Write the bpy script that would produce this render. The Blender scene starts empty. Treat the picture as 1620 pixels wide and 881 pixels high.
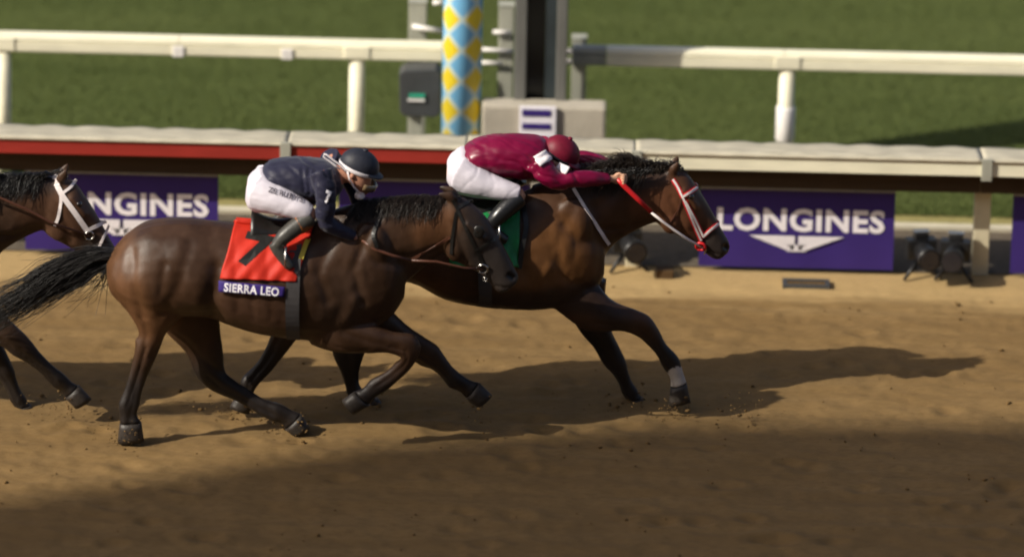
import bpy, bmesh, math, random
import numpy as np
from mathutils import Vector, Matrix
from mathutils.bvhtree import BVHTree

random.seed(7)
RNG = np.random.default_rng(11)
scene = bpy.context.scene
COL = scene.collection
RAD = math.radians

# ------------------------------------------------------------------ camera
W0, H0 = 1620.0, 881.0                     # the photograph's own pixel grid, used for measuring
DIST, PITCH, YAW, ROLL = 45.0, RAD(20), RAD(0.7), RAD(1.15)
FPX = 250.0 * DIST
GY = 705.0                                 # where the ground of the nearest lane lies in the photograph
F = Vector((-math.sin(YAW) * math.cos(PITCH), math.cos(YAW) * math.cos(PITCH), -math.sin(PITCH)))
R0 = Vector((math.cos(YAW), math.sin(YAW), 0))
U0 = R0.cross(F)
RC = R0 * math.cos(ROLL) + U0 * math.sin(ROLL)
UC = U0 * math.cos(ROLL) - R0 * math.sin(ROLL)


def raydir(px, py):
    return (F + RC * ((px - W0 / 2) / FPX) - UC * ((py - H0 / 2) / FPX)).normalized()


CAM = -raydir(W0 / 2, GY) * DIST


def U(px, py, Y):
    """a measured point of the photograph, on the upright plane at depth Y"""
    d = raydir(px, py)
    return CAM + d * ((Y - CAM.y) / d.y)


def G(px, py, z=0.0):
    d = raydir(px, py)
    return CAM + d * ((z - CAM.z) / d.z)


cd = bpy.data.cameras.new('camera')
cam = bpy.data.objects.new('camera', cd)
COL.objects.link(cam)
cam.matrix_world = Matrix(((RC.x, UC.x, -F.x, CAM.x), (RC.y, UC.y, -F.y, CAM.y), (RC.z, UC.z, -F.z, CAM.z), (0, 0, 0, 1)))
cd.sensor_width = 36.0
cd.sensor_fit = 'HORIZONTAL'
cd.lens = 36.0 * FPX / W0
cd.clip_start = 0.5
cd.clip_end = 6000.0
cd.dof.use_dof = True
cd.dof.focus_distance = 45.1
cd.dof.aperture_fstop = 0.62
scene.camera = cam

# ------------------------------------------------------------------ sky and sun
SUN_EL, SUN_AZ = RAD(36), RAD(26)          # azimuth: shadows run to the right and away
SD = Vector((math.cos(SUN_AZ) * math.cos(SUN_EL), math.sin(SUN_AZ) * math.cos(SUN_EL), -math.sin(SUN_EL)))
world = bpy.data.worlds.new('World')
scene.world = world
world.use_nodes = True
wn = world.node_tree
wn.nodes.clear()
sky = wn.nodes.new('ShaderNodeTexSky')
sky.sky_type = 'NISHITA'
sky.sun_disc = False
sky.sun_elevation = SUN_EL
sky.sun_rotation = math.atan2(-SD.x, -SD.y)
bg = wn.nodes.new('ShaderNodeBackground')
bg.inputs[1].default_value = 0.125
sky.dust_density = 3.0
sky.ozone_density = 0.0
sky.air_density = 0.6
wo = wn.nodes.new('ShaderNodeOutputWorld')
wn.links.new(sky.outputs[0], bg.inputs[0])
wn.links.new(bg.outputs[0], wo.inputs[0])
sl = bpy.data.lights.new('sun', 'SUN')
sl.energy = 5.0
sl.angle = RAD(0.53)
sl.color = (1.0, 0.93, 0.80)
sun = bpy.data.objects.new('sun', sl)
COL.objects.link(sun)
sun.rotation_euler = SD.to_track_quat('-Z', 'Y').to_euler()
scene.view_settings.view_transform = 'Standard'
scene.view_settings.look = 'None'
scene.view_settings.gamma = 1.0
scene.view_settings.exposure = 0.08
scene.view_settings.use_curve_mapping = False
scene.render.engine = 'CYCLES'
scene.cycles.filter_width = 2.0

# ------------------------------------------------------------------ materials
MATS = {}


def mat(name, color, rough=0.6, spec=0.35, var=0.12, vscale=(6, 6, 6), bump=0.0, bscale=60.0, metal=0.0, sheen=0.0, coat=0.0, color2=None, attr=None):
    m = bpy.data.materials.new(name)
    m.use_nodes = True
    nt = m.node_tree
    p = nt.nodes['Principled BSDF']
    p.inputs['Roughness'].default_value = rough
    p.inputs['Specular IOR Level'].default_value = spec
    p.inputs['Metallic'].default_value = metal
    p.inputs['Sheen Weight'].default_value = sheen
    p.inputs['Coat Weight'].default_value = coat
    tc = nt.nodes.new('ShaderNodeTexCoord')
    mp = nt.nodes.new('ShaderNodeMapping')
    mp.inputs['Scale'].default_value = vscale
    nt.links.new(tc.outputs['Object'], mp.inputs[0])
    nz = nt.nodes.new('ShaderNodeTexNoise')
    nz.inputs['Scale'].default_value = 1.0
    nz.inputs['Detail'].default_value = 6.0
    nz.inputs['Roughness'].default_value = 0.6
    nt.links.new(mp.outputs[0], nz.inputs['Vector'])
    mx = nt.nodes.new('ShaderNodeMix')
    mx.data_type = 'RGBA'
    mr = nt.nodes.new('ShaderNodeMapRange')
    mr.inputs[1].default_value = 0.3
    mr.inputs[2].default_value = 0.7
    nt.links.new(nz.outputs[0], mr.inputs[0])
    nt.links.new(mr.outputs[0], mx.inputs[0])
    if attr:
        at = nt.nodes.new('ShaderNodeAttribute')
        at.attribute_name = attr
        h1 = nt.nodes.new('ShaderNodeHueSaturation')
        h1.inputs['Value'].default_value = 1 - var
        h2 = nt.nodes.new('ShaderNodeHueSaturation')
        h2.inputs['Value'].default_value = 1 + var
        nt.links.new(at.outputs[0], h1.inputs['Color'])
        nt.links.new(at.outputs[0], h2.inputs['Color'])
        nt.links.new(h1.outputs[0], mx.inputs[6])
        nt.links.new(h2.outputs[0], mx.inputs[7])
    else:
        c2 = color2 or tuple(min(1, c * (1 + var)) for c in color)
        c1 = color if color2 else tuple(c * (1 - var) for c in color)
        mx.inputs[6].default_value = (*c1, 1)
        mx.inputs[7].default_value = (*c2, 1)
    nt.links.new(mx.outputs[2], p.inputs['Base Color'])
    if bump:
        bz = nt.nodes.new('ShaderNodeTexNoise')
        bz.inputs['Scale'].default_value = bscale
        bz.inputs['Detail'].default_value = 4.0
        nt.links.new(tc.outputs['Object'], bz.inputs['Vector'])
        bp = nt.nodes.new('ShaderNodeBump')
        bp.inputs['Strength'].default_value = bump
        bp.inputs['Distance'].default_value = 0.01
        nt.links.new(bz.outputs[0], bp.inputs['Height'])
        nt.links.new(bp.outputs[0], p.inputs['Normal'])
    if attr == 'coat' and name == 'coat':
        rr = nt.nodes.new('ShaderNodeMapRange')
        rr.inputs[1].default_value = 0.3
        rr.inputs[2].default_value = 0.7
        rr.inputs[3].default_value = rough - 0.10
        rr.inputs[4].default_value = rough + 0.16
        nt.links.new(nz.outputs[0], rr.inputs[0])
        nt.links.new(rr.outputs[0], p.inputs['Roughness'])
    MATS[name] = m
    return m


def dirt_material():
    m = bpy.data.materials.new('track_dirt')
    m.use_nodes = True
    nt = m.node_tree
    p = nt.nodes['Principled BSDF']
    p.inputs['Roughness'].default_value = 0.95
    p.inputs['Specular IOR Level'].default_value = 0.15
    geo = nt.nodes.new('ShaderNodeNewGeometry')

    def noise(scale, detail=5.0, rough=0.6):
        mp = nt.nodes.new('ShaderNodeMapping')
        mp.inputs['Scale'].default_value = scale
        nt.links.new(geo.outputs['Position'], mp.inputs[0])
        n = nt.nodes.new('ShaderNodeTexNoise')
        n.inputs['Scale'].default_value = 1.0
        n.inputs['Detail'].default_value = detail
        n.inputs['Roughness'].default_value = rough
        nt.links.new(mp.outputs[0], n.inputs['Vector'])
        return n.outputs[0]

    def ramp(v, a, b):
        r = nt.nodes.new('ShaderNodeMapRange')
        r.interpolation_type = 'SMOOTHSTEP'
        r.inputs[1].default_value = a
        r.inputs[2].default_value = b
        nt.links.new(v, r.inputs[0])
        return r.outputs[0]

    def mix(f, a, b):
        x = nt.nodes.new('ShaderNodeMix')
        x.data_type = 'RGBA'
        nt.links.new(f, x.inputs[0])
        for k, v in ((6, a), (7, b)):
            if isinstance(v, tuple):
                x.inputs[k].default_value = (*v, 1)
            else:
                nt.links.new(v, x.inputs[k])
        return x.outputs[2]

    streak = noise((0.5, 4.5, 1.0), 6)
    fine = noise((14, 30, 20), 8, 0.7)
    blot = noise((0.9, 1.4, 1.0), 4)
    c = mix(ramp(streak, 0.32, 0.68), (0.182, 0.112, 0.044), (0.220, 0.139, 0.057))
    c = mix(ramp(blot, 0.45, 0.75), c, (0.188, 0.115, 0.044))
    dark = mix(ramp(fine, 0.25, 0.6), (0.158, 0.096, 0.037), c)
    # drier, paler soil the horses do not run on, close to the rail
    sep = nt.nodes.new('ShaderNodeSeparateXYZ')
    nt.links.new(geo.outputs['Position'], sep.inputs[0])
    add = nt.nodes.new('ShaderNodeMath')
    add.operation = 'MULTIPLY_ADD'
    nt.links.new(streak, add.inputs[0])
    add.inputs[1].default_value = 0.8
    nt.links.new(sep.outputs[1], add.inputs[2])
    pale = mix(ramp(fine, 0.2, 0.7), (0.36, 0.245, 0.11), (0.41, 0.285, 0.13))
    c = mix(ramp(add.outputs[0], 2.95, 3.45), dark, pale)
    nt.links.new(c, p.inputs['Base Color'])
    bp = nt.nodes.new('ShaderNodeBump')
    bp.inputs['Strength'].default_value = 0.35
    bp.inputs['Distance'].default_value = 0.02
    nt.links.new(fine, bp.inputs['Height'])
    nt.links.new(bp.outputs[0], p.inputs['Normal'])
    return m


def turf_material():
    m = mat('turf', (0.056, 0.074, 0.020), 0.95, 0.1, color2=(0.082, 0.100, 0.030), vscale=(0.22, 1.6, 1), bump=0.25, bscale=90)
    return m


def diamond_material():
    """printed harlequin wrap of the finish pole: yellow and sky-blue lozenges with white seams"""
    m = bpy.data.materials.new('harlequin_wrap')
    m.use_nodes = True
    nt = m.node_tree
    p = nt.nodes['Principled BSDF']
    p.inputs['Roughness'].default_value = 0.45
    tc = nt.nodes.new('ShaderNodeTexCoord')
    sep = nt.nodes.new('ShaderNodeSeparateXYZ')
    nt.links.new(tc.outputs['Object'], sep.inputs[0])

    def M(op, a, b=None):
        n = nt.nodes.new('ShaderNodeMath')
        n.operation = op
        for k, v in enumerate((a, b)):
            if v is None:
                continue
            if isinstance(v, (int, float)):
                n.inputs[k].default_value = v
            else:
                nt.links.new(v, n.inputs[k])
        return n.outputs[0]
    ang = M('ARCTAN2', sep.outputs[0], M('MULTIPLY', sep.outputs[1], -1.0))
    u = M('MULTIPLY', ang, 4 / (2 * math.pi))
    v = M('MULTIPLY', sep.outputs[2], 1 / 0.222)
    tri_u = M('ABSOLUTE', M('SUBTRACT', M('FRACT', u), 0.5))
    tri_v = M('ABSOLUTE', M('SUBTRACT', M('FRACT', v), 0.5))
    s = M('ADD', tri_u, tri_v)
    d = M('SUBTRACT', s, 0.5)

    def step(val, a, b):
        r = nt.nodes.new('ShaderNodeMapRange')
        r.interpolation_type = 'SMOOTHSTEP'
        r.inputs[1].default_value = a
        r.inputs[2].default_value = b
        nt.links.new(val, r.inputs[0])
        return r.outputs[0]

    def mix(f, a, b):
        x = nt.nodes.new('ShaderNodeMix')
        x.data_type = 'RGBA'
        nt.links.new(f, x.inputs[0])
        for k, w in ((6, a), (7, b)):
            if isinstance(w, tuple):
                x.inputs[k].default_value = (*w, 1)
            else:
                nt.links.new(w, x.inputs[k])
        return x.outputs[2]
    c = mix(step(d, -0.03, 0.03), (0.80, 0.62, 0.03), (0.18, 0.48, 0.78))
    c = mix(step(M('ABSOLUTE', d), 0.045, 0.12), (0.55, 0.68, 0.66), c)
    nt.links.new(c, p.inputs['Base Color'])
    return m


mat('rail_cream', (0.83, 0.79, 0.60), 0.5, 0.35, 0.10, (3, 14, 14), 0.05)
mat('rail_cover', (0.47, 0.43, 0.33), 0.7, 0.25, 0.22, (4, 12, 12), 0.15, 30)
mat('rail_red', (0.31, 0.028, 0.020), 0.5, 0.4, 0.12, (3, 9, 9), 0.05)
mat('post_cream', (0.60, 0.54, 0.38), 0.5, 0.35, 0.12, (9, 9, 3), 0.08)
mat('timber_dark', (0.055, 0.035, 0.02), 0.8, 0.2, 0.3, (1, 12, 12), 0.3)
mat('grey_post', (0.36, 0.36, 0.30), 0.55, 0.35, 0.12, (8, 8, 3), 0.1)
mat('concrete', (0.42, 0.38, 0.31), 0.85, 0.2, 0.12, (4, 4, 4), 0.25, 40)
mat('column_grey', (0.13, 0.13, 0.12), 0.5, 0.4, 0.15, (8, 8, 2), 0.05)
mat('column_black', (0.008, 0.009, 0.010), 0.3, 0.4, 0.2)
mat('column_blue', (0.030, 0.040, 0.045), 0.35, 0.4, 0.2)
mat('box_dark', (0.055, 0.058, 0.06), 0.5, 0.4, 0.15)
mat('white_paint', (0.80, 0.77, 0.74), 0.5, 0.4, 0.05)
mat('purple_print', (0.036, 0.018, 0.155), 0.6, 0.3, 0.08, (3, 3, 3))
mat('white_print', (0.82, 0.79, 0.84), 0.6, 0.3, 0.06)
mat('dry_grass', (0.27, 0.235, 0.09), 0.95, 0.15, 0.2, (9, 14, 5), 0.6, 50)
mat('kerb_pale', (0.55, 0.50, 0.38), 0.8, 0.2, 0.1, (4, 9, 9), 0.2)
mat('grass_blade', (0.070, 0.092, 0.025), 0.85, 0.1, color2=(0.100, 0.122, 0.038), vscale=(0.22, 1.6, 1))
mat('black_plastic', (0.012, 0.012, 0.013), 0.4, 0.45, 0.2)
mat('lens_glass', (0.01, 0.012, 0.02), 0.05, 0.8, 0.1, coat=0.5)
mat('metal', (0.55, 0.53, 0.50), 0.25, 0.5, 0.08, metal=1.0)
mat('led_green', (0.03, 0.35, 0.22), 0.4, 0.4, 0.1)
mat('clod', (0.14, 0.085, 0.034), 0.95, 0.1, 0.25, (20, 20, 20), 0.5)
mat('hair_black', (0.010, 0.008, 0.007), 0.42, 0.5, 0.35, (25, 25, 25))
mat('hair_brown', (0.022, 0.014, 0.009), 0.42, 0.5, 0.35, (25, 25, 25))
mat('hoof', (0.028, 0.022, 0.018), 0.5, 0.4, 0.3, (30, 30, 30), 0.2)
mat('eye', (0.008, 0.005, 0.004), 0.08, 0.7, 0.1, coat=0.6)
mat('coat', (0.1, 0.05, 0.02), 0.40, 0.33, 0.26, (9, 9, 6), 0.20, 240, attr='coat')
mat('skin', (0.45, 0.22, 0.14), 0.5, 0.4, 0.10, (20, 20, 20), 0.05, attr='coat')
mat('silk_maroon', (0.165, 0.001, 0.030), 0.34, 0.5, 0.10, (8, 8, 8), 0.12, 16)
mat('silk_navy', (0.015, 0.015, 0.036), 0.5, 0.25, 0.14, (8, 8, 8), 0.3, 16, sheen=0.15)
mat('silk_blue', (0.06, 0.10, 0.30), 0.40, 0.45, 0.14, (8, 8, 8), 0.25, 16)
mat('breeches_white', (0.60, 0.56, 0.62), 0.55, 0.35, 0.04, (8, 8, 8), 0.25, 14)
mat('boot_black', (0.012, 0.012, 0.013), 0.3, 0.5, 0.2, (10, 10, 10), 0.1)
mat('boot_grey', (0.05, 0.048, 0.042), 0.4, 0.45, 0.3, (14, 14, 14), 0.15)
mat('boot_cuff', (0.30, 0.10, 0.025), 0.45, 0.4, 0.2)
mat('helmet_maroon', (0.15, 0.006, 0.022), 0.5, 0.3, 0.2, (14, 14, 14), 0.15, 30)
mat('helmet_navy', (0.020, 0.022, 0.032), 0.55, 0.35, 0.2, (14, 14, 14), 0.2, 30)
mat('goggle', (0.01, 0.01, 0.012), 0.1, 0.7, 0.1)
mat('goggle_amber', (0.16, 0.11, 0.06), 0.15, 0.7, 0.2)
mat('white_cloth', (0.80, 0.75, 0.77), 0.6, 0.3, 0.05, bump=0.15, bscale=20)
mat('cloth_red', (0.50, 0.022, 0.008), 0.6, 0.3, 0.10, (9, 9, 9), 0.3, 14)
mat('cloth_green', (0.010, 0.19, 0.05), 0.45, 0.4, 0.25, (11, 11, 11), 0.4, 14)
mat('cloth_white', (0.7, 0.7, 0.7), 0.6, 0.3, 0.1, bump=0.3, bscale=14)
mat('yellow_trim', (0.62, 0.50, 0.06), 0.5, 0.35, 0.1)
mat('ink_black', (0.012, 0.012, 0.011), 0.6, 0.3, 0.1)
mat('ink_grey', (0.09, 0.08, 0.10), 0.6, 0.3, 0.1)
mat('leather_black', (0.012, 0.011, 0.010), 0.35, 0.45, 0.25, (20, 20, 20), 0.1)
mat('leather_brown', (0.10, 0.038, 0.022), 0.4, 0.45, 0.2, (20, 20, 20), 0.1)
mat('strap_white', (0.80, 0.72, 0.70), 0.45, 0.4, 0.05)
mat('strap_red', (0.62, 0.018, 0.022), 0.4, 0.45, 0.1)
mat('girth_grey', (0.06, 0.055, 0.055), 0.6, 0.3, 0.2)
mat('rail_shade', (0.115, 0.092, 0.066), 0.9, 0.2, 0.3, (18, 30, 10), 0.6, 60)  # shade under the dirt rail, put into the ground colour
mat('box_brown', (0.085, 0.05, 0.022), 0.8, 0.2, 0.2)
mat('roof_grey', (0.24, 0.22, 0.20), 0.8, 0.2, 0.1, (1, 1, 1))
MATS['dirt'] = dirt_material()
turf_material()
MATS['harlequin'] = diamond_material()


# ------------------------------------------------------------------ helpers
def tag(o, label=None, cat=None, group=None, kind=None):
    if label:
        o['label'] = label
    if cat:
        o['category'] = cat
    if group:
        o['group'] = group
    if kind:
        o['kind'] = kind
    return o


def empty(name, loc, label=None, cat=None, group=None):
    o = bpy.data.objects.new(name, None)
    COL.objects.link(o)
    o.location = loc
    o.empty_display_size = 0.1
    return tag(o, label, cat, group)


def link(name, mesh, material, parent=None, smooth=True):
    if material is not None:
        mesh.materials.clear()
        mesh.materials.append(MATS[material] if isinstance(material, str) else material)
    o = bpy.data.objects.new(name, mesh)
    COL.objects.link(o)
    if parent is not None:
        o.parent = parent
        loc = Vector((0, 0, 0))
        q = parent
        while q is not None:
            loc += q.location
            q = q.parent
        o.location = -loc
    if smooth:
        mesh.polygons.foreach_set('use_smooth', [True] * len(mesh.polygons))
    return o


def mesh_of(V, Fc, name='m'):
    me = bpy.data.meshes.new(name)
    me.from_pydata([tuple(v) for v in V], [], [tuple(f) for f in Fc])
    me.update()
    return me


class MB:
    """collects shells; build() links them as ONE mesh object"""

    def __init__(self):
        self.V = []
        self.F = []

    def add(self, V, Fc):
        n = len(self.V)
        self.V += [Vector(v) for v in V]
        self.F += [tuple(i + n for i in f) for f in Fc]

    def box(self, x0, x1, y0, y1, z0, z1):
        V = [(x, y, z) for z in (z0, z1) for y in (y0, y1) for x in (x0, x1)]
        self.add(V, [(0, 2, 3, 1), (4, 5, 7, 6), (0, 1, 5, 4), (2, 6, 7, 3), (0, 4, 6, 2), (1, 3, 7, 5)])

    def prism(self, poly, y0, y1):
        """poly of (x, z) extruded in y"""
        n = len(poly)
        V = [(x, y0, z) for x, z in poly] + [(x, y1, z) for x, z in poly]
        Fc = [tuple(range(n)), tuple(range(2 * n - 1, n - 1, -1))]
        for i in range(n):
            j = (i + 1) % n
            Fc.append((i, i + n, j + n, j))
        self.add(V, Fc)

    def rings(self, rings, cap=True):
        n = len(rings[0])
        V = [v for r in rings for v in r]
        Fc = []
        for i in range(len(rings) - 1):
            for k in range(n):
                a = i * n + k
                b = i * n + (k + 1) % n
                Fc.append((a, b, b + n, a + n))
        if cap:
            V = V + [sum(rings[0], Vector()) / n, sum(rings[-1], Vector()) / n]
            c0, c1 = len(V) - 2, len(V) - 1
            L = (len(rings) - 1) * n
            for k in range(n):
                Fc.append((c0, (k + 1) % n, k))
                Fc.append((c1, L + k, L + (k + 1) % n))
        self.add(V, Fc)

    def tube(self, pts, radii, n=10, flat=1.0, side=Vector((0, 1, 0))):
        """tube along pts; flat scales the radius along `side`"""
        pts = [Vector(p) for p in pts]
        if isinstance(radii, (int, float)):
            radii = [radii] * len(pts)
        rings = []
        for i, p in enumerate(pts):
            t = (pts[min(i + 1, len(pts) - 1)] - pts[max(i - 1, 0)])
            if t.length < 1e-9:
                t = Vector((0, 0, 1))
            t.normalize()
            s = side - t * side.dot(t)
            if s.length < 1e-4:
                s = Vector((1, 0, 0)) - t * t.x
            s.normalize()
            w = t.cross(s)
            rings.append([p + s * (radii[i] * flat * math.cos(a)) + w * (radii[i] * math.sin(a))
                          for a in [2 * math.pi * k / n for k in range(n)]])
        self.rings(rings)

    def ball(self, c, rx, ry, rz, seg=16, rin=10, rot=None):
        c = Vector(c)
        rings = []
        for i in range(1, rin):
            th = math.pi * i / rin
            r = []
            for k in range(seg):
                ph = 2 * math.pi * k / seg
                v = Vector((rx * math.sin(th) * math.cos(ph), ry * math.sin(th) * math.sin(ph), rz * math.cos(th)))
                if rot:
                    v = rot @ v
                r.append(c + v)
            rings.append(r)
        self.rings(rings)

    def build(self, name, material, parent=None, smooth=False, bevel=0.0, capflat=True):
        me = mesh_of(self.V, self.F, name)
        bm = bmesh.new()
        bm.from_mesh(me)
        bmesh.ops.recalc_face_normals(bm, faces=bm.faces)
        if bevel:
            bmesh.ops.bevel(bm, geom=[e for e in bm.edges if e.calc_face_angle(0) > 0.5], offset=bevel, segments=2, affect='EDGES', profile=0.6)
        bm.to_mesh(me)
        bm.free()
        o = link(name, me, material, parent, smooth)
        if smooth and capflat:
            me.polygons.foreach_set('use_smooth', [len(p.vertices) == 4 for p in me.polygons])
        return o


def catmull(st, sub):
    st = np.array(st, float)
    out = []
    n = len(st)
    for i in range(n - 1):
        p0, p1, p2, p3 = st[max(i - 1, 0)], st[i], st[i + 1], st[min(i + 2, n - 1)]
        for k in range(sub):
            t = k / sub
            out.append(0.5 * (2 * p1 + (p2 - p0) * t + (2 * p0 - 5 * p1 + 4 * p2 - p3) * t * t + (3 * p1 - p0 - 3 * p2 + p3) * t ** 3))
    out.append(st[-1])
    return out


TP = math.tan(PITCH)


def loft_rings(stations, Yf, yoff=0.0, sub=3, n=20, egg=0.0, power=1.0, yoffs=None):
    """stations ((x1,y1),(x2,y2),half_width): two edge points of a round form seen from the side"""
    flat = []
    for i, s in enumerate(stations):
        yo = yoffs[i] if yoffs else yoff
        flat.append((s[0][0], s[0][1], s[1][0], s[1][1], s[2], yo))
    rings = []
    for x1, y1, x2, y2, b, yo in catmull(flat, sub):
        Y = Yf((x1 + x2) / 2) + yo
        A, B = U(x1, y1, Y), U(x2, y2, Y)
        c = (A + B) / 2
        e = (A - B) / 2
        am = e.length
        eh = e / am
        a = math.sqrt(max(am * am - (b * TP * eh.z) ** 2, (0.6 * am) ** 2))
        r = []
        for k in range(n):
            t = 2 * math.pi * k / n
            ct, s_ = math.cos(t), math.sin(t)
            ct = math.copysign(abs(ct) ** power, ct)
            s_ = math.copysign(abs(s_) ** power, s_)
            r.append(c + eh * (a * ct) + Vector((0, b * s_ * (1 - egg * math.cos(t)), 0)))
        rings.append(r)
    return rings


def remesh(mb, voxel, iters=8, name='figure', factor=0.5):
    me = mesh_of(mb.V, mb.F, name)
    bm = bmesh.new()
    bm.from_mesh(me)
    bmesh.ops.recalc_face_normals(bm, faces=bm.faces)
    bm.to_mesh(me)
    bm.free()
    o = bpy.data.objects.new('tmp', me)
    COL.objects.link(o)
    md = o.modifiers.new('r', 'REMESH')
    md.mode = 'VOXEL'
    md.voxel_size = voxel
    sm = o.modifiers.new('s', 'SMOOTH')
    sm.factor = factor
    sm.iterations = iters
    dg = bpy.context.evaluated_depsgraph_get()
    out = bpy.data.meshes.new_from_object(o.evaluated_get(dg))
    bpy.data.objects.remove(o)
    bpy.data.meshes.remove(me)
    out.name = name
    return out


def coords(me):
    a = np.empty(len(me.vertices) * 3)
    me.vertices.foreach_get('co', a)
    return a.reshape(-1, 3)


def normals(me):
    a = np.empty(len(me.vertices) * 3)
    me.vertices.foreach_get('normal', a)
    return a.reshape(-1, 3)


def set_coords(me, c):
    me.vertices.foreach_set('co', c.ravel())
    me.update()


def seg_dist(P, poly):
    """distance of 2-D points to a polyline"""
    best = np.full(len(P), 1e9)
    for a, b in zip(poly[:-1], poly[1:]):
        a = np.array(a)
        b = np.array(b)
        d = b - a
        t = np.clip(((P - a) @ d) / max(d @ d, 1e-12), 0, 1)
        q = a + t[:, None] * d
        best = np.minimum(best, np.linalg.norm(P - q, axis=1))
    return best


def value_noise(P, scale, seed=0):
    r = np.random.default_rng(seed)
    tab = r.random((64, 64, 64))
    q = P * scale + 100.0
    i = np.floor(q).astype(int)
    f = q - i
    f = f * f * (3 - 2 * f)
    v = 0
    for dx in (0, 1):
        for dy in (0, 1):
            for dz in (0, 1):
                w = (f[:, 0] if dx else 1 - f[:, 0]) * (f[:, 1] if dy else 1 - f[:, 1]) * (f[:, 2] if dz else 1 - f[:, 2])
                v = v + w * tab[(i[:, 0] + dx) % 64, (i[:, 1] + dy) % 64, (i[:, 2] + dz) % 64]
    return v - 0.5


def set_color(me, c):
    at = me.color_attributes.new('coat', 'FLOAT_COLOR', 'POINT')
    a = np.ones((len(me.vertices), 4))
    a[:, :3] = c
    at.data.foreach_set('color', a.ravel())


def bvh_of(me):
    return BVHTree.FromPolygons([v.co.copy() for v in me.vertices], [tuple(p.vertices) for p in me.polygons])


def hit_px(bvh, px, py, off=0.006, Yfall=0.0):
    d = raydir(px, py)
    loc, nor, idx, dist = bvh.ray_cast(CAM, d)
    if loc is None:
        return U(px, py, Yfall), Vector((0, -1, 0))
    if nor.dot(d) > 0:
        nor = -nor
    return loc + nor * off, nor


def strap_path(bvh, pts, off, Yf, n=5):
    """polyline of picture points laid onto a surface; returns near-side points and normals"""
    P, N = [], []
    for (x0, y0), (x1, y1) in zip(pts[:-1], pts[1:]):
        for k in range(n):
            t = k / n
            p, nn = hit_px(bvh, x0 + (x1 - x0) * t, y0 + (y1 - y0) * t, off, Yf(x0))
            P.append(p)
            N.append(nn)
    p, nn = hit_px(bvh, *pts[-1], off, Yf(pts[-1][0]))
    P.append(p)
    N.append(nn)
    for _ in range(2):
        P = [P[0]] + [(P[i - 1] + P[i] * 2 + P[i + 1]) / 4 for i in range(1, len(P) - 1)] + [P[-1]]
    return P, N


def ribbon(mb, P, N, width, thick):
    rings = []
    for i, p in enumerate(P):
        t = (P[min(i + 1, len(P) - 1)] - P[max(i - 1, 0)]).normalized()
        n = (N[i] - t * N[i].dot(t))
        n = n.normalized() if n.length > 1e-6 else Vector((0, -1, 0))
        w = t.cross(n).normalized()
        rings.append([p + w * (width / 2) - n * thick / 2, p + w * (width / 2) + n * thick / 2,
                      p - w * (width / 2) + n * thick / 2, p - w * (width / 2) - n * thick / 2])
    mb.rings(rings)


def mirror(P, Yf):
    """mirror world points about a body's middle plane"""
    return [Vector((p.x, 2 * Yf(None, p.x) - p.y, p.z)) for p in P]


_TXT = {}


def text_mesh(s, bold=0.0):
    """flat lettering: vertices normalised to a unit box, and faces"""
    key = (s, bold)
    if key in _TXT:
        return _TXT[key]
    cu = bpy.data.curves.new('t', 'FONT')
    cu.body = s
    cu.size = 1.0
    cu.offset = bold
    cu.resolution_u = 3
    cu.space_character = 1.08
    o = bpy.data.objects.new('t', cu)
    COL.objects.link(o)
    dg = bpy.context.evaluated_depsgraph_get()
    me = bpy.data.meshes.new_from_object(o.evaluated_get(dg))
    bpy.data.objects.remove(o)
    bm = bmesh.new()
    bm.from_mesh(me)
    bmesh.ops.triangulate(bm, faces=bm.faces)
    bmesh.ops.subdivide_edges(bm, edges=[e for e in bm.edges if e.calc_length() > 0.25], cuts=2)
    bmesh.ops.triangulate(bm, faces=bm.faces)
    V = np.array([v.co[:2] for v in bm.verts])
    Fc = [tuple(v.index for v in f.verts) for f in bm.faces]
    bm.free()
    bpy.data.meshes.remove(me)
    V = (V - V.min(0)) / (V.max(0) - V.min(0))
    _TXT[key] = (V, Fc)
    return _TXT[key]


def print_px(name, s, quad, bvh, off, material, parent, bold=0.02, Yfall=0.0):
    """lettering printed on a surface; quad = bottom-left, bottom-right, top-left in picture points"""
    V, Fc = text_mesh(s, bold)
    bl, br, tl = [np.array(q, float) for q in quad]
    H = [hit_px(bvh, *(bl + (br - bl) * v[0] + (tl - bl) * v[1]), 0.0, Yfall) for v in V]
    nm = sum((h[1] for h in H), Vector()).normalized()
    P = [h[0] + nm * off for h in H]
    return link(name, mesh_of(P, Fc), material, parent, smooth=False)


def print_flat(name, s, x0, x1, z0, z1, y, material, parent, bold=0.02):
    V, Fc = text_mesh(s, bold)
    P = [(x0 + (x1 - x0) * v[0], y, z0 + (z1 - z0) * v[1]) for v in V]
    return link(name, mesh_of(P, Fc), material, parent, smooth=False)


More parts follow.
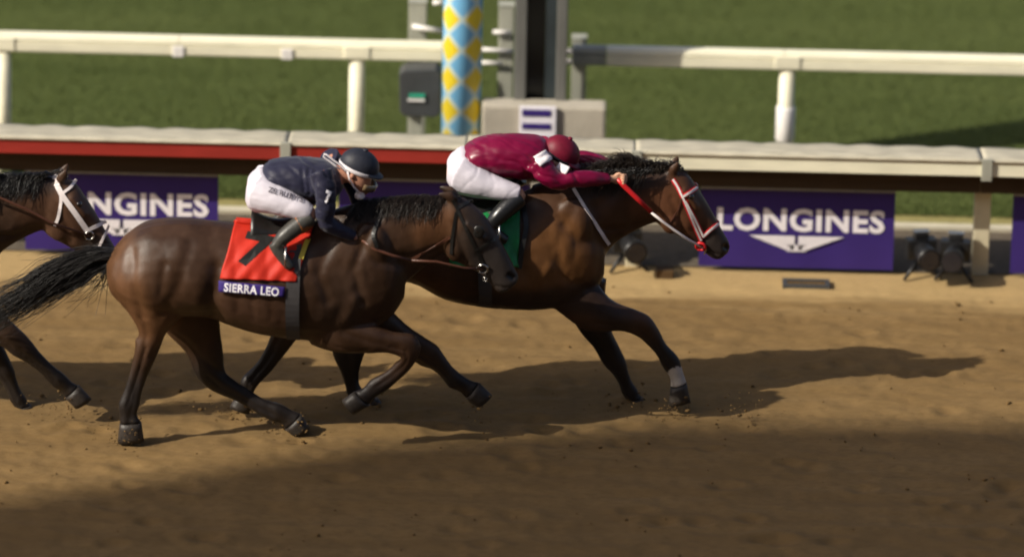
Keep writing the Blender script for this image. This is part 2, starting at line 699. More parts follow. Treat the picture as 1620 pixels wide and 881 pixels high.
# ------------------------------------------------------------------ the setting
def build_ground():
    def axis(lo, hi, step, far):
        core = list(np.arange(lo, hi + 1e-6, step))
        k, d, out_lo, out_hi = step, step, [], []
        a, b = lo, hi
        while d < far:
            k *= 1.6
            d += k
            out_lo.append(a - d)
            out_hi.append(b + d)
        return np.array(sorted(out_lo) + core + out_hi)
    xs = axis(-4.2, 4.6, 0.028, 2500)
    ys = axis(-2.6, 3.5, 0.028, 2500)
    X, Y = np.meshgrid(xs, ys)
    P = np.stack([X.ravel(), Y.ravel(), np.zeros(X.size)], 1)
    q = P.copy()
    # soft harrow ridges along the track, lumps and hoof pits
    q1 = P * np.array([1.2, 9.0, 1])
    q2 = P * np.array([6.0, 9.0, 1])
    q3 = P * np.array([17.0, 20.0, 1])
    z = 0.012 * value_noise(q1, 1, 1) + 0.014 * value_noise(q2, 1, 2) + 0.010 * value_noise(q3, 1, 3)
    r = np.random.default_rng(5)
    for _ in range(150):
        cx, cy = r.uniform(-4, 4.4), r.uniform(-2.4, 2.4)
        s = r.uniform(0.05, 0.085)
        dd = ((P[:, 0] - cx) / (s * 1.3)) ** 2 + ((P[:, 1] - cy) / s) ** 2
        z = z - 0.016 * np.exp(-dd * 1.4) + 0.008 * np.exp(-((np.sqrt(dd) - 1.5) ** 2) * 4)
    fade = np.clip((P[:, 0] + 4.2) / 0.5, 0, 1) * np.clip((4.6 - P[:, 0]) / 0.5, 0, 1) * np.clip((P[:, 1] + 2.6) / 0.5, 0, 1) * np.clip((3.4 - P[:, 1]) / 0.7, 0, 1)
    P[:, 2] = z * fade - 0.004
    nx, ny = len(xs), len(ys)
    idx = np.arange(nx * ny).reshape(ny, nx)
    Fc = np.stack([idx[:-1, :-1], idx[:-1, 1:], idx[1:, 1:], idx[1:, :-1]], -1).reshape(-1, 4)
    me = bpy.data.meshes.new('dirt_track')
    me.vertices.add(len(P))
    me.vertices.foreach_set('co', P.ravel())
    me.loops.add(Fc.size)
    me.loops.foreach_set('vertex_index', Fc.ravel())
    me.polygons.add(len(Fc))
    me.polygons.foreach_set('loop_start', np.arange(0, Fc.size, 4))
    me.polygons.foreach_set('loop_total', np.full(len(Fc), 4))
    me.update()
    me.validate()
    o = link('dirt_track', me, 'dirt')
    tag(o, 'raked tan dirt race track under the galloping horses', kind='structure')
    return o


build_ground()
KERB_Y = 4.28
TURF_Y = 4.55
b = MB()
b.add([(-2500, TURF_Y, 0.012), (2500, TURF_Y, 0.012), (2500, 2500, 0.012), (-2500, 2500, 0.012)], [(0, 1, 2, 3)])
tag(b.build('turf_course', 'turf'), 'mown green turf course behind the dirt rail', kind='structure')
b = MB()
b.add([(-60, KERB_Y + .04, 0.008), (60, KERB_Y + .04, 0.008), (60, TURF_Y + .05, 0.008), (-60, TURF_Y + .05, 0.008)], [(0, 1, 2, 3)])
tag(b.build('dry_verge', 'dry_grass'), 'strip of dry yellowish grass along the edge of the turf', kind='structure')
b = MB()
b.add([(-60, 3.40, 0.004), (60, 3.40, 0.004), (60, KERB_Y, 0.004), (-60, KERB_Y, 0.004)], [(0, 1, 2, 3)])  # ground strip coloured dark to widen the shade cast by the rail
tag(b.build('rail_shade_strip', 'rail_shade'), 'dark grey ground strip painted as shade under the dirt rail', kind='structure')
b = MB()
b.box(-60, 60, KERB_Y - 0.03, KERB_Y + 0.05, -0.05, 0.03)
tag(b.build('kerb_edging', 'kerb_pale'), 'low pale edging strip between dirt and grass verge', kind='structure')


def build_grass():
    n = 230000
    r = np.random.default_rng(3)
    y = TURF_Y - 0.02 + (13.0 * r.random(n) ** 1.5)
    x = np.where(r.random(n) < .62, r.uniform(-4.6, 4.8, n) * (1 + (y - 4) * 0.02), r.normal(0, 6.5, n))
    h = r.uniform(0.010, 0.026, n)
    a = r.uniform(0, math.pi, n)
    w = r.uniform(0.004, 0.009, n)
    lx, ly = r.normal(0.01, 0.018, n), r.normal(0, 0.014, n)
    base = np.stack([x, y, np.full(n, 0.010)], 1)
    dv = np.stack([np.cos(a) * w, np.sin(a) * w, np.zeros(n)], 1)
    tip = base + np.stack([lx, ly, h], 1)
    P = np.empty((n * 3, 3))
    P[0::3] = base - dv
    P[1::3] = base + dv
    P[2::3] = tip
    me = bpy.data.meshes.new('turf_grass')
    me.vertices.add(n * 3)
    me.vertices.foreach_set('co', P.ravel())
    me.loops.add(n * 3)
    me.loops.foreach_set('vertex_index', np.arange(n * 3))
    me.polygons.add(n)
    me.polygons.foreach_set('loop_start', np.arange(0, n * 3, 3))
    me.polygons.foreach_set('loop_total', np.full(n, 3))
    me.update()
    o = link('turf_grass', me, 'grass_blade', smooth=False)
    tag(o, 'short mown grass blades covering the turf course', 'grass', kind='stuff')


build_grass()

# grandstand on the near side: its roof throws the shade over the foreground
edge_px = [(-1700, 1010), (0, 792), (420, 728), (870, 697), (1620, 694), (4200, 690)]
H_ROOF = 30.0
front = []
for px, py in edge_px:
    g = G(px, py)
    front.append(g - SD * (H_ROOF / -SD.z))
gs = empty('grandstand', (8, -25, 0), 'tall grandstand roof on the near side shading the foreground dirt', 'grandstand')
b = MB()
back_y = -47.0
poly = [(v.x, v.y) for v in front] + [(front[-1].x, back_y), (front[0].x, back_y)]
n = len(poly)
V = [(x, y, H_ROOF) for x, y in poly] + [(x, y, H_ROOF + 0.6) for x, y in poly]
Fc = [tuple(range(n)), tuple(range(2 * n - 1, n - 1, -1))] + [(i, (i + 1) % n, (i + 1) % n + n, i + n) for i in range(n)]
b.add(V, Fc)
b.build('roof', 'roof_grey', gs)
b = MB()
xl, xr = front[0].x, 60.0
b.box(xl, xr, -47.0, -46.4, 0, H_ROOF - .01)
b.build('back_wall', 'roof_grey', gs)
b = MB()
for k in range(14):
    y1, z1 = -17.0 - 2.0 * k, 0.9 + 0.8 * k
    b.box(xl, xr, y1 - 2.0 + .001, y1, max(0, z1 - 1.6), z1)
b.build('seating_tiers', 'concrete', gs)
for cx in (-24, -12, 14, 26):
    b = MB()
    b.box(cx - .3, cx + .3, -30.3, -29.7, 0, H_ROOF)
    b.build('column', 'roof_grey', gs)


# ------------------------------------------------------------------ rails
FY = 3.1       # front of the dirt rail


def zx(px, py, Y):
    p = U(px, py, Y)
    return p.x, p.z


RZ0 = U(810, 262, FY).z      # fascia bottom
RZ1 = U(810, 238, FY).z      # fascia top
print('rail z', RZ0, RZ1)
dr = empty('dirt_rail', (0, FY, 0), 'low covered inner rail with red then cream fascia beside the dirt', 'rail')
joints = [U(px, 262, FY).x for px in (-645, -95, 455, 738, 1005, 1555, 2105)]
kinds = ['rail_red', 'rail_red', 'rail_red', 'rail_cream', 'rail_cream', 'rail_cream']
for i in range(6):
    x0, x1 = joints[i] + 0.002, joints[i + 1] - 0.002
    b = MB()
    b.box(x0, x1, FY, FY + 0.03, RZ0, RZ1)
    o = b.build('fascia_panel', kinds[i], dr, bevel=0.006)
    if i == 0:
        o['label'] = 'red painted fascia panel'
    # sloping cover with a softly scalloped back edge
    b = MB()
    nseg = 60
    V, Fc = [], []
    for k in range(nseg + 1):
        x = x0 + (x1 - x0) * k / nseg
        wv = 0.5 + 0.5 * math.cos(2 * math.pi * x / 0.29)
        wav = 0.010 * wv ** 0.6
        for j in range(7):
            t = j / 6
            yy = FY - 0.012 + t * 0.50
            z = RZ1 + 0.012 - 0.085 * t ** 1.5 + (wav * max(0, t - 0.35) * 1.6) + 0.0015 * math.sin(x * 31 + j)
            V.append((x, yy, z))
        for j in range(7):
            t = 1 - j / 6
            V.append((x, FY - 0.012 + t * 0.50, RZ1 + 0.0 - 0.085 * t ** 1.5 - 0.006))
    m_ = 14
    for k in range(nseg):
        for j in range(m_):
            a = k * m_ + j
            bb = k * m_ + (j + 1) % m_
            Fc.append((a, bb, bb + m_, a + m_))
    Fc.append(tuple(range(m_)))
    Fc.append(tuple(range(nseg * m_ + m_ - 1, nseg * m_ - 1, -1)))
    b.add(V, Fc)
    b.build('cover_panel', 'rail_cover', dr, smooth=True)
    # dark timber stringer under the cover
    b = MB()
    b.box(x0, x1, FY + 0.15, FY + 0.20, U(810, 288, FY + .15).z, RZ1 - 0.035)
    b.build('stringer', 'timber_dark', dr)
for px in (-95, 455, 1005, 1555):
    x = U(px, 300, FY + .36).x
    b = MB()
    b.box(x - 0.055, x + 0.055, FY + 0.29, FY + 0.40, -0.05, RZ1 - 0.105)
    po = b.build('support_post', 'post_cream', dr, bevel=0.008)
    b = MB()
    b.box(x - 0.035, x + 0.035, FY - 0.020, FY + 0.20, RZ0 - 0.025, RZ0 - 0.003)
    b.box(x - 0.035, x + 0.035, FY - 0.022, FY - 0.003, RZ0 - 0.004, RZ1 + 0.022)
    b.build('bracket', 'grey_post', po, bevel=0.003)

# banners hung under the rail
BY = FY + 0.24


def banner(px0, px1, label):
    x0, x1 = U(px0, 380, BY).x, U(px1, 380, BY).x
    zb = 0.035
    zt = U(810, 291, BY).z
    root = empty('sponsor_banner', ((x0 + x1) / 2, BY, 0), label, 'banner', 'purple banners under the rail')
    b = MB()
    nx = 24
    V, Fc = [], []
    for k in range(nx + 1):
        x = x0 + (x1 - x0) * k / nx
        for z in (zb, zt):
            y = BY + 0.0015 * math.sin(k * 0.9 + px0)
            V += [(x, y, z), (x, y + 0.004, z)]
    for k in range(nx):
        a = k * 4
        Fc += [(a, a + 4, a + 6, a + 2), (a + 1, a + 3, a + 7, a + 5), (a, a + 1, a + 5, a + 4), (a + 2, a + 6, a + 7, a + 3)]
    Fc += [(0, 2, 3, 1), (nx * 4, nx * 4 + 1, nx * 4 + 3, nx * 4 + 2)]
    b.add(V, Fc)
    b.build('sheet', 'purple_print', root, smooth=False)
    w = x1 - x0
    h = zt - zb
    print_flat('lettering', 'LONGINES', x0 + w * 0.09, x1 - w * 0.05, zb + h * 0.47, zb + h * 0.77, BY - 0.0035, 'white_print', root, 0.035)
    b = MB()
    cx = (x0 + x1) / 2
    z1, z0 = zb + h * 0.42, zb + h * 0.22
    # winged emblem: two swept wings and a small block below
    for s in (-1, 1):
        for j in range(4):
            za, zc = z1 - j * h * 0.045, z1 - (j + 0.93) * h * 0.045
            L = w * (0.245 - j * 0.048)
            Lb = w * (0.245 - (j + 0.93) * 0.048)
            q = [(cx + s * 0.012, za), (cx + s * L, za), (cx + s * Lb, zc), (cx + s * 0.012, zc)]
            if s < 0:
                q = q[::-1]
            b.add([(x, BY - 0.011, z) for x, z in q], [(0, 1, 2, 3)])
    q = [(cx - .07, z0), (cx + .07, z0), (cx + .035, z0 + h * .05), (cx + .07, z0 + h * .085), (cx - .07, z0 + h * .085), (cx - .035, z0 + h * .05)]
    b.add([(x, BY - 0.011, z) for x, z in q], [(0, 1, 2, 5), (5, 2, 3, 4)])
    me = mesh_of(b.V, b.F)
    link('winged_emblem', me, 'white_print', root, smooth=False)
    b = MB()
    b.box(x0, x1, BY - 0.006, BY + 0.012, zt + 0.001, zt + 0.012)
    b.build('hanging_bar', 'grey_post', root)
    return root


banner(40, 345, 'purple banner with white lettering behind the leftmost horse head')
banner(535, 838, 'purple banner hidden behind the two jockeys in the middle')
banner(1106, 1414, 'purple banner with white lettering in front of the leading horse nose')
banner(1600, 1906, 'purple banner cut off by the right edge of the picture')

# turf rail
TY = 4.95
tr = empty('turf_rail', (0, TY, 0), 'cream turf rail of round posts and a grooved beam behind the dirt rail', 'rail')


def beam(px0, px1, m_='rail_cream'):
    x0, x1 = U(px0, 90, TY).x, U(px1, 90, TY).x
    zt = (U(810, 70, TY).z)
    zm = (U(810, 80, TY).z)
    zb = (U(810, 97, TY).z)
    b = MB()
    prof = [(-0.055, zb), (-0.06, zb + .01), (-0.06, zm - .008), (-0.045, zm - .004), (-0.045, zm + .002), (-0.058, zm + .006), (-0.050, zt - .012), (-0.03, zt), (0.03, zt), (0.05, zt - .012), (0.05, zb)]
    V = [(x0, TY + y, z) for y, z in prof] + [(x1, TY + y, z) for y, z in prof]
    n = len(prof)
    b.add(V, [tuple(range(n)), tuple(range(2 * n - 1, n - 1, -1))] + [(i, (i + 1) % n, (i + 1) % n + n, i + n) for i in range(n)])
    return b.build('beam', m_, tr)


for a_, b_ in ((-600, 283), (284, 700), (960, 1240), (1241, 2100)):
    beam(a_, b_)
beam(905, 959, 'grey_post')
ZT = U(810, 97, TY).z
for px, col in ((-553, 0), (5, 0), (564, 0), (1243, 1), (1925, 0)):
    x = U(px, 180, TY).x
    b = MB()
    b.tube([(x, TY, -0.05), (x, TY, ZT + 0.03)], 0.055, 18)
    po = b.build('rail_post', 'rail_cream', tr, smooth=True)
    if col:
        b = MB()
        z1 = U(px, 168, TY).z
        z0 = U(px, 222, TY).z
        b.tube([(x, TY, z0), (x, TY, z0 + .01), (x, TY, z1 - .01), (x, TY, z1)], [.060, .067, .067, .060], 18)
        b.build('sleeve', 'white_paint', po, smooth=True)
    b = MB()
    b.box(x - 0.09, x + 0.09, TY - 0.068, TY - 0.03, ZT + 0.006, ZT + 0.10)
    b.build('clamp', 'rail_cream', po, bevel=0.008)
for px in (283, 455):
    x = U(px, 80, TY).x
    b = MB()
    b.box(x - 0.04, x + 0.04, TY - 0.072, TY - 0.03, ZT - 0.008, ZT + 0.07)
    b.build('joint_sleeve', 'white_paint', tr, bevel=0.008)

# ------------------------------------------------------------------ finish line furniture
PY = 4.55
pb = U(731, 110, PY)
fp = empty('finish_pole', (pb.x, PY, 0), 'round pole with yellow and sky-blue diamond wrap at the finish line', 'pole')
zc0 = U(731, 47, PY).z % 0.222
b = MB()
b.tube([(0, 0, -0.2), (0, 0, 3.6)], 0.135, 40)
for v in b.V:
    v.z -= zc0 + 0.222
me = mesh_of(b.V, b.F)
o = link('shaft', me, 'harlequin', fp)
o.location = (0, 0, zc0 + 0.222)
b = MB()
b.ball((pb.x, PY, 3.6), .16, .16, .16)
b.build('finial', 'white_paint', fp, smooth=True)

CY = 4.62
cb = U(855, 100, CY)
mc = empty('mirror_column', (cb.x, CY, 0), 'tall dark grey steel column with a black recess beside the finish pole', 'column')
x = lambda px: U(px, 100, CY).x
ztop = 4.2
zb0 = U(855, 172, CY).z
b = MB()
b.box(x(814), x(833), CY - .12, CY + .2, zb0 + .03, ztop)
b.build('side_frame', 'column_grey', mc, bevel=.01)
b = MB()
b.box(x(880), x(897), CY - .12, CY + .2, zb0 + .03, ztop)
b.build('side_frame', 'column_grey', mc, bevel=.01)
b = MB()
b.box(x(833.5), x(862), CY - .03, CY + .19, zb0 + .03, ztop - .01)
b.build('recess', 'column_black', mc)
b = MB()
b.box(x(862.5), x(879.5), CY - .06, CY + .18, zb0 + .03, ztop - .02)
b.build('cover_plate', 'column_blue', mc)
b = MB()
b.box(x(826), x(876), CY - .16, CY + .15, zb0 + .005, zb0 + .028)
b.build('base_plate', 'grey_post', mc)
b = MB()
b.box(x(842), x(872), CY - .13, CY - .02, zb0 - 0.08, zb0 + .004)
b.build('foot', 'column_black', mc)

KY = 4.36
b = MB()
zk1 = U(860, 166, KY + .05).z
x0, x1 = U(762, 200, KY).x, U(958, 200, KY).x
b.box(x0, x1, KY, KY + .19, -0.05, zk1)
o = b.build('concrete_plinth', 'concrete', None, bevel=0.02)
tag(o, 'low grey concrete block at the foot of the dark column', 'block')
SY = KY - 0.03
pa_, pb_ = U(821, 222, SY), U(880, 170, SY)
sp = empty('striped_panel', ((pa_.x + pb_.x) / 2, SY, 0), 'small purple and white striped panel on the front of the concrete block', 'panel')
b = MB()
b.box(pa_.x, pb_.x, SY, SY + .02, pa_.z - .25, pb_.z)
b.build('board', 'white_print', sp, bevel=.004)
for ya, yb in ((184, 174), (204.5, 195.5), (226, 217)):
    b = MB()
    b.box(U(826, ya, SY).x, U(871, ya, SY).x, SY - .006, SY - .001, U(850, ya, SY).z, U(850, yb, SY).z)
    b.build('stripe', 'purple_print', sp)

for px, w, ytop, Y, lab in ((660, 14, 3, 5.15, 'square grey post left of the diamond pole carrying crossbars'),
                            (800, 12, 8, 5.15, 'square grey post between the diamond pole and the dark column'),
                            (916, 11.5, 60, 5.15, 'short square grey post right of the dark column')):
    xa, xb = U(px - w, 100, Y).x, U(px + w, 100, Y).x
    r = empty('grey_post', ((xa + xb) / 2, Y, 0), lab, 'post')
    b = MB()
    b.box(xa, xb, Y - .05, Y + .05, -.05, U(px, ytop, Y).z)
    b.build('shaft', 'grey_post', r, bevel=.008)
    b = MB()
    b.box(xa - .004, xb + .004, Y - .056, Y + .056, U(px, ytop, Y).z, U(px, ytop, Y).z + .012)
    b.build('cap', 'grey_post', r, bevel=.004)


def bars(name, Y, segs, rad, material, label):
    r = empty(name, (U(segs[0][0], segs[0][1], Y).x, Y, 0), label, 'crossbar')
    for x0, y0, x1, y1 in segs:
        b = MB()
        p, q = U(x0, y0, Y), U(x1, y1, Y)
        q.z = p.z + (q.z - p.z)
        b.tube([p, q], rad, 12)
        b.build('bar', material, r, smooth=True)


bars('crossbar', 5.06, [(652, 42, 700, 50), (685, 5, 703, 4)], 0.017, 'white_paint', 'pale thin crossbars fixed to the left grey post')
bars('crossbar', 5.07, [(755, 78, 812, 82), (755, 99, 795, 101), (780, 51, 808, 52)], 0.014, 'white_paint', 'pale thin crossbars between the diamond pole and dark column')
bars('crossbar', 5.06, [(897, 82, 935, 83), (897, 98, 935, 100)], 0.02, 'white_paint', 'short pale pipes clamped to the post right of the column')

# control box on its leg
XY = 4.75
r = empty('control_box', (U(665, 140, XY).x, XY, 0), 'dark grey display box with a green light beside the diamond pole', 'display box')
b = MB()
P = [U(*p, XY) for p in ((632, 112), (640, 106), (690, 104), (698, 112), (698, 172), (690, 180), (640, 178), (633, 170))]
b.prism([(p.x, p.z) for p in P][::-1], XY - .09, XY + .09)
b.build('housing', 'box_dark', r, bevel=.01)
for (xa, ya, xb, yb, mt) in ((647, 149, 672, 154, 'led_green'), (645, 157, 672, 160, 'white_paint')):
    b = MB()
    p, q = U(xa, yb, XY - .095), U(xb, ya, XY - .095)
    b.box(p.x, q.x, XY - .104, XY - .092, p.z, q.z)
    b.build('display_strip', mt, r)
b = MB()
p, q = U(646, 178, XY), U(668, 178, XY)
b.box(p.x, q.x, XY - .04, XY + .04, -.05, p.z - .005)
b.build('leg', 'grey_post', r, bevel=.006)


# remote cameras on the ground under the rail
def remote_camera(px, py, Y, turn, label, s=1.0):
    base = G(px, py)
    r = empty('remote_camera', (base.x, base.y, 0), label, 'camera', 'remote cameras under the rail')
    rot = Matrix.Rotation(turn, 3, 'Z')
    off = Vector((base.x, base.y, 0))

    def place(b):
        for v in b.V:
            v[:] = (rot @ (v * s)) + off
    b = MB()
    b.box(-.075, .075, -.03, .045, .10, .20)
    b.box(-.035, .035, -.02, .035, .20, .235)
    place(b)
    bo = b.build('body', 'black_plastic', r, bevel=.008)
    b = MB()
    b.tube([(0, -.03, .15), (0, -.05, .15), (0, -.12, .15), (0, -.125, .15), (0, -.19, .15)], [.042, .047, .047, .055, .058], 20)
    place(b)
    ln = b.build('lens', 'black_plastic', r, smooth=True)
    b = MB()
    b.tube([(0, -.188, .15), (0, -.1925, .15)], .048, 20)
    place(b)
    b.build('front_glass', 'lens_glass', ln, smooth=True)
    b = MB()
    b.box(-.04, .04, -.018, .03, .2355, .241)
    place(b)
    b.build('top_plate', 'metal', r)
    for a in (90, 210, 330):
        b = MB()
        b.tube([(0, 0, .10), (.11 * math.cos(RAD(a)), .11 * math.sin(RAD(a)), 0.005)], [.012, .009], 8)
        place(b)
        b.build('leg', 'black_plastic', r, smooth=True)
    return r


remote_camera(1455, 437, 3.4, RAD(12), 'left black camera of the pair on the ground beside the cream post', 1.35)
remote_camera(1510, 440, 3.4, RAD(-8), 'right black camera of the pair on the ground beside the cream post', 1.35)
remote_camera(990, 425, 3.4, RAD(15), 'black camera on the ground under the neck of the leading horse', 1.35)
b = MB()
p, q = G(1038, 440), G(1065, 426)
b.box(p.x, q.x, p.y, p.y + .10, -.01, .055)
o = b.build('brown_box', 'box_brown', None, bevel=.006)
tag(o, 'small flat brown box on the pale dirt under the leading horse head', 'box')

# drain slot in the pale dirt
g0, g1 = G(1238, 456), G(1312, 446)
r = empty('drain_slot', ((g0.x + g1.x) / 2, (g0.y + g1.y) / 2, 0), 'narrow dark drain slot in the pale dirt below the banner', 'drain')
cx, cy = (g0.x + g1.x) / 2, (g0.y + g1.y) / 2
hw, hd = abs(g1.x - g0.x) / 2, 0.07
b = MB()
b.box(cx - hw, cx + hw, cy - hd, cy - hd + .03, -.02, .022)
b.box(cx - hw, cx + hw, cy + hd - .03, cy + hd, -.02, .022)
b.box(cx - hw, cx - hw + .03, cy - hd + .031, cy + hd - .031, -.02, .0215)
b.box(cx + hw - .03, cx + hw, cy - hd + .031, cy + hd - .031, -.02, .0215)
b.build('frame', 'box_dark', r)
b = MB()
b.box(cx - hw + .031, cx + hw - .031, cy - hd + .031, cy + hd - .031, -.02, .008)
b.build('pit', 'column_black', r)
b = MB()
b.box(cx - hw + .031, cx + hw - .031, cy - .012, cy + .012, .009, .02)
b.build('bar', 'clod', r)


# ------------------------------------------------------------------ horses
def lane(Y0, x0, slope):
    """middle plane of a running animal: depth as a function of the picture column or of world x"""
    wx0 = U(x0, 500, Y0).x

    def f(px, wx=None):
        if wx is None:
            return Y0 + (px - x0) * slope
        return Y0 + (wx - wx0) * 250.0 * slope
    return f


def shift(st, dx, dy):
    return [((a[0] + dx, a[1] + dy), (c[0] + dx, c[1] + dy), w) for a, c, w in st]


def build_horse(spec, Yf, label, group, dx=0.0, dy=0.0):
    first = spec['torso'][len(spec['torso']) // 2]
    base = U(first[0][0] + dx, first[0][1] + dy, Yf(first[0][0] + dx))
    root = empty('racehorse', (base.x, base.y, 0), label, 'horse', group)
    mb = MB()
    S = lambda st: shift(st, dx, dy)
    mb.rings(loft_rings(S(spec['torso']), Yf, n=28, egg=0.10, sub=4))
    mb.rings(loft_rings(S(spec['neck']), Yf, n=22, egg=-0.02, sub=4))
    mb.rings(loft_rings(S(spec['head']), Yf, n=20, sub=4, egg=0.0, power=0.92))
    for leg in spec['legs']:
        st = []
        for i, (a, c_, w) in enumerate(S(leg['st'][:-1])):
            k = 1.0 if w > .06 else 1.16
            m_ = ((a[0] + c_[0]) / 2, (a[1] + c_[1]) / 2)
            st.append(((m_[0] + (a[0] - m_[0]) * k, m_[1] + (a[1] - m_[1]) * k), (m_[0] + (c_[0] - m_[0]) * k, m_[1] + (c_[1] - m_[1]) * k), w * k))
        mb.rings(loft_rings(st, Yf, yoffs=leg['y'][:-1], n=16, sub=4))
        for i, (a, c_, w) in enumerate(st[3:-1], 3):
            if w * 250 > 8.2 and i >= len(st) - 4 or i in leg.get('knee', ()):
                cc = U((a[0] + c_[0]) / 2, (a[1] + c_[1]) / 2, Yf(a[0]) + leg['y'][i])
                mb.ball(cc, w * 1.12, w * 1.06, w * 1.12, 12, 8)
    for (x, y), rx, rz, yo, ry in spec['muscles']:
        for s in (-1, 1):
            Y = Yf(x + dx) + s * yo
            c = U(x + dx, y + dy, Yf(x + dx) - yo)
            mb.ball((c.x, Y, c.z), rx / 250, ry, rz / 250)
    for px, py, yo, r_ in spec.get('points', []):
        c_ = U(px + dx, py + dy, Yf(px + dx) + yo)
        mb.ball(c_, r_, r_ * .8, r_ * 1.15, 10, 8)
    # ears
    for s in (-1, 1):
        ep = [U(px + dx, py + dy, Yf(px + dx) - yo) for (px, py, yo) in spec['ear']]
        pts = [Vector((p.x, Yf(None, p.x) + s * yo[2], p.z)) for p, yo in zip(ep, spec['ear'])]
        mb.tube(pts, [.030, .034, .024, .006], 10, flat=0.6)
    me = remesh(mb, spec.get('voxel', 0.011), 7, 'body')
    co = coords(me)
    no = normals(me)
    P2 = co[:, [0, 2]]
    mid = np.array([Yf(None, x) for x in co[:, 0]])
    lat = np.clip((np.abs(no[:, 1]) - 0.15) / 0.4, 0, 1)

    def pxz(pts, yo):
        return [tuple((lambda q: (q.x, q.z))(U(x + dx, y + dy, Yf(x + dx) - yo))) for x, y in pts]
    disp = np.zeros(len(co))
    for pts, yo, wd, dp in spec['relief']:
        d = seg_dist(P2, pxz(pts, yo)) * 250
        disp += 1.25 * dp * np.exp(-(d / wd) ** 2) * lat
    for leg in spec['legs']:
        cen = [(a[0] * .42 + c_[0] * .58, a[1] * .42 + c_[1] * .58) for a, c_, w in leg['st'] if w < .048][:-2]
        yl = leg['y'][-1]
        d = seg_dist(P2, pxz(cen, -yl)) * 250
        near = np.abs(co[:, 1] - mid - yl) < .08
        disp += np.where(near, -.007 * np.exp(-(d / 2.6) ** 2), 0) * lat
        cen = [(a[0] * .3 + c_[0] * .7, a[1] * .3 + c_[1] * .7) for a, c_, w in leg['st'] if w >= .048][1:]
        d = seg_dist(P2, pxz(cen, -yl)) * 250
        disp += np.where(near, -.007 * np.exp(-(d / 5) ** 2), 0) * lat
    disp += (0.007 * value_noise(co * np.array([1, 1, .6]), 10, 4) + .004 * value_noise(co * np.array([1, 1, .5]), 22, 14)) * lat
    co = co + no * disp[:, None]
    set_coords(me, co)
    # coat colour
    c = np.zeros((len(co), 3)) + np.array(spec['base'])
    nz = value_noise(co * np.array([1, 1, 0.6]), 5, 8)
    c = c * (1 + 0.35 * nz)[:, None]
    for pts, yo, rad, colr, amt in spec['paint']:
        d = seg_dist(P2, pxz(pts, yo)) * 250
        w = amt / (1 + np.exp((d - rad) / (rad * 0.16)))
        c = c * (1 - w[:, None]) + np.array(colr) * w[:, None]
    # black points: lower legs
    zk = np.clip((spec['black_z'] - co[:, 2]) / 0.22, 0, 1)
    for pts, yo, rad, colr in spec.get('socks', []):
        d = seg_dist(P2, pxz(pts, yo)) * 250
        near = np.sign(co[:, 1] - mid) == np.sign(-yo) if yo else True
        zk = np.where((d < rad) & near, -1, zk)
    kk = np.clip(zk, 0, 1)
    c = c * (1 - kk[:, None] * 0.97) + np.array((0.013, 0.010, 0.009)) * (kk[:, None] * 0.97)
    for pts, yo, rad, colr in spec.get('socks', []):
        c[zk < 0] = colr
    set_color(me, np.clip(c, 0.004, 1))
    body = link('body', me, 'coat', root)
    bvh = bvh_of(me)
    # hooves
    for leg in spec['legs']:
        b = MB()
        st = S(leg['st'][-3:])
        yo = leg['y'][-3:] if 'y' in leg else None
        st = [st[1], st[2]]
        def sc(s_, k):
            a, c_, w = s_
            m_ = ((a[0] + c_[0]) / 2, (a[1] + c_[1]) / 2)
            return ((m_[0] + (a[0] - m_[0]) * k, m_[1] + (a[1] - m_[1]) * k), (m_[0] + (c_[0] - m_[0]) * k, m_[1] + (c_[1] - m_[1]) * k), w * k)
        st = [sc(st[0], 1.12), sc(st[1], 0.92)]
        rr = loft_rings(st, Yf, yoffs=yo[1:] if yo else None, yoff=leg.get('yo', 0), n=18, sub=3, power=0.9)
        b.rings(rr)
        b.build('hoof', 'hoof', root, smooth=True)
    # eyes
    ex, ey = spec['eye']
    p, nn = hit_px(bvh, ex + dx, ey + dy, 0.0, Yf(ex + dx))
    for q in (p, mirror([p], Yf)[0]):
        b = MB()
        cc = Vector((q.x, q.y, q.z))
        cc.y += 0.009 * (1 if q.y < Yf(None, q.x) else -1)
        b.ball(cc, .021, .021, .021, 14, 10)
        b.build('eye', 'eye', root, smooth=True)
    return root, me, bvh


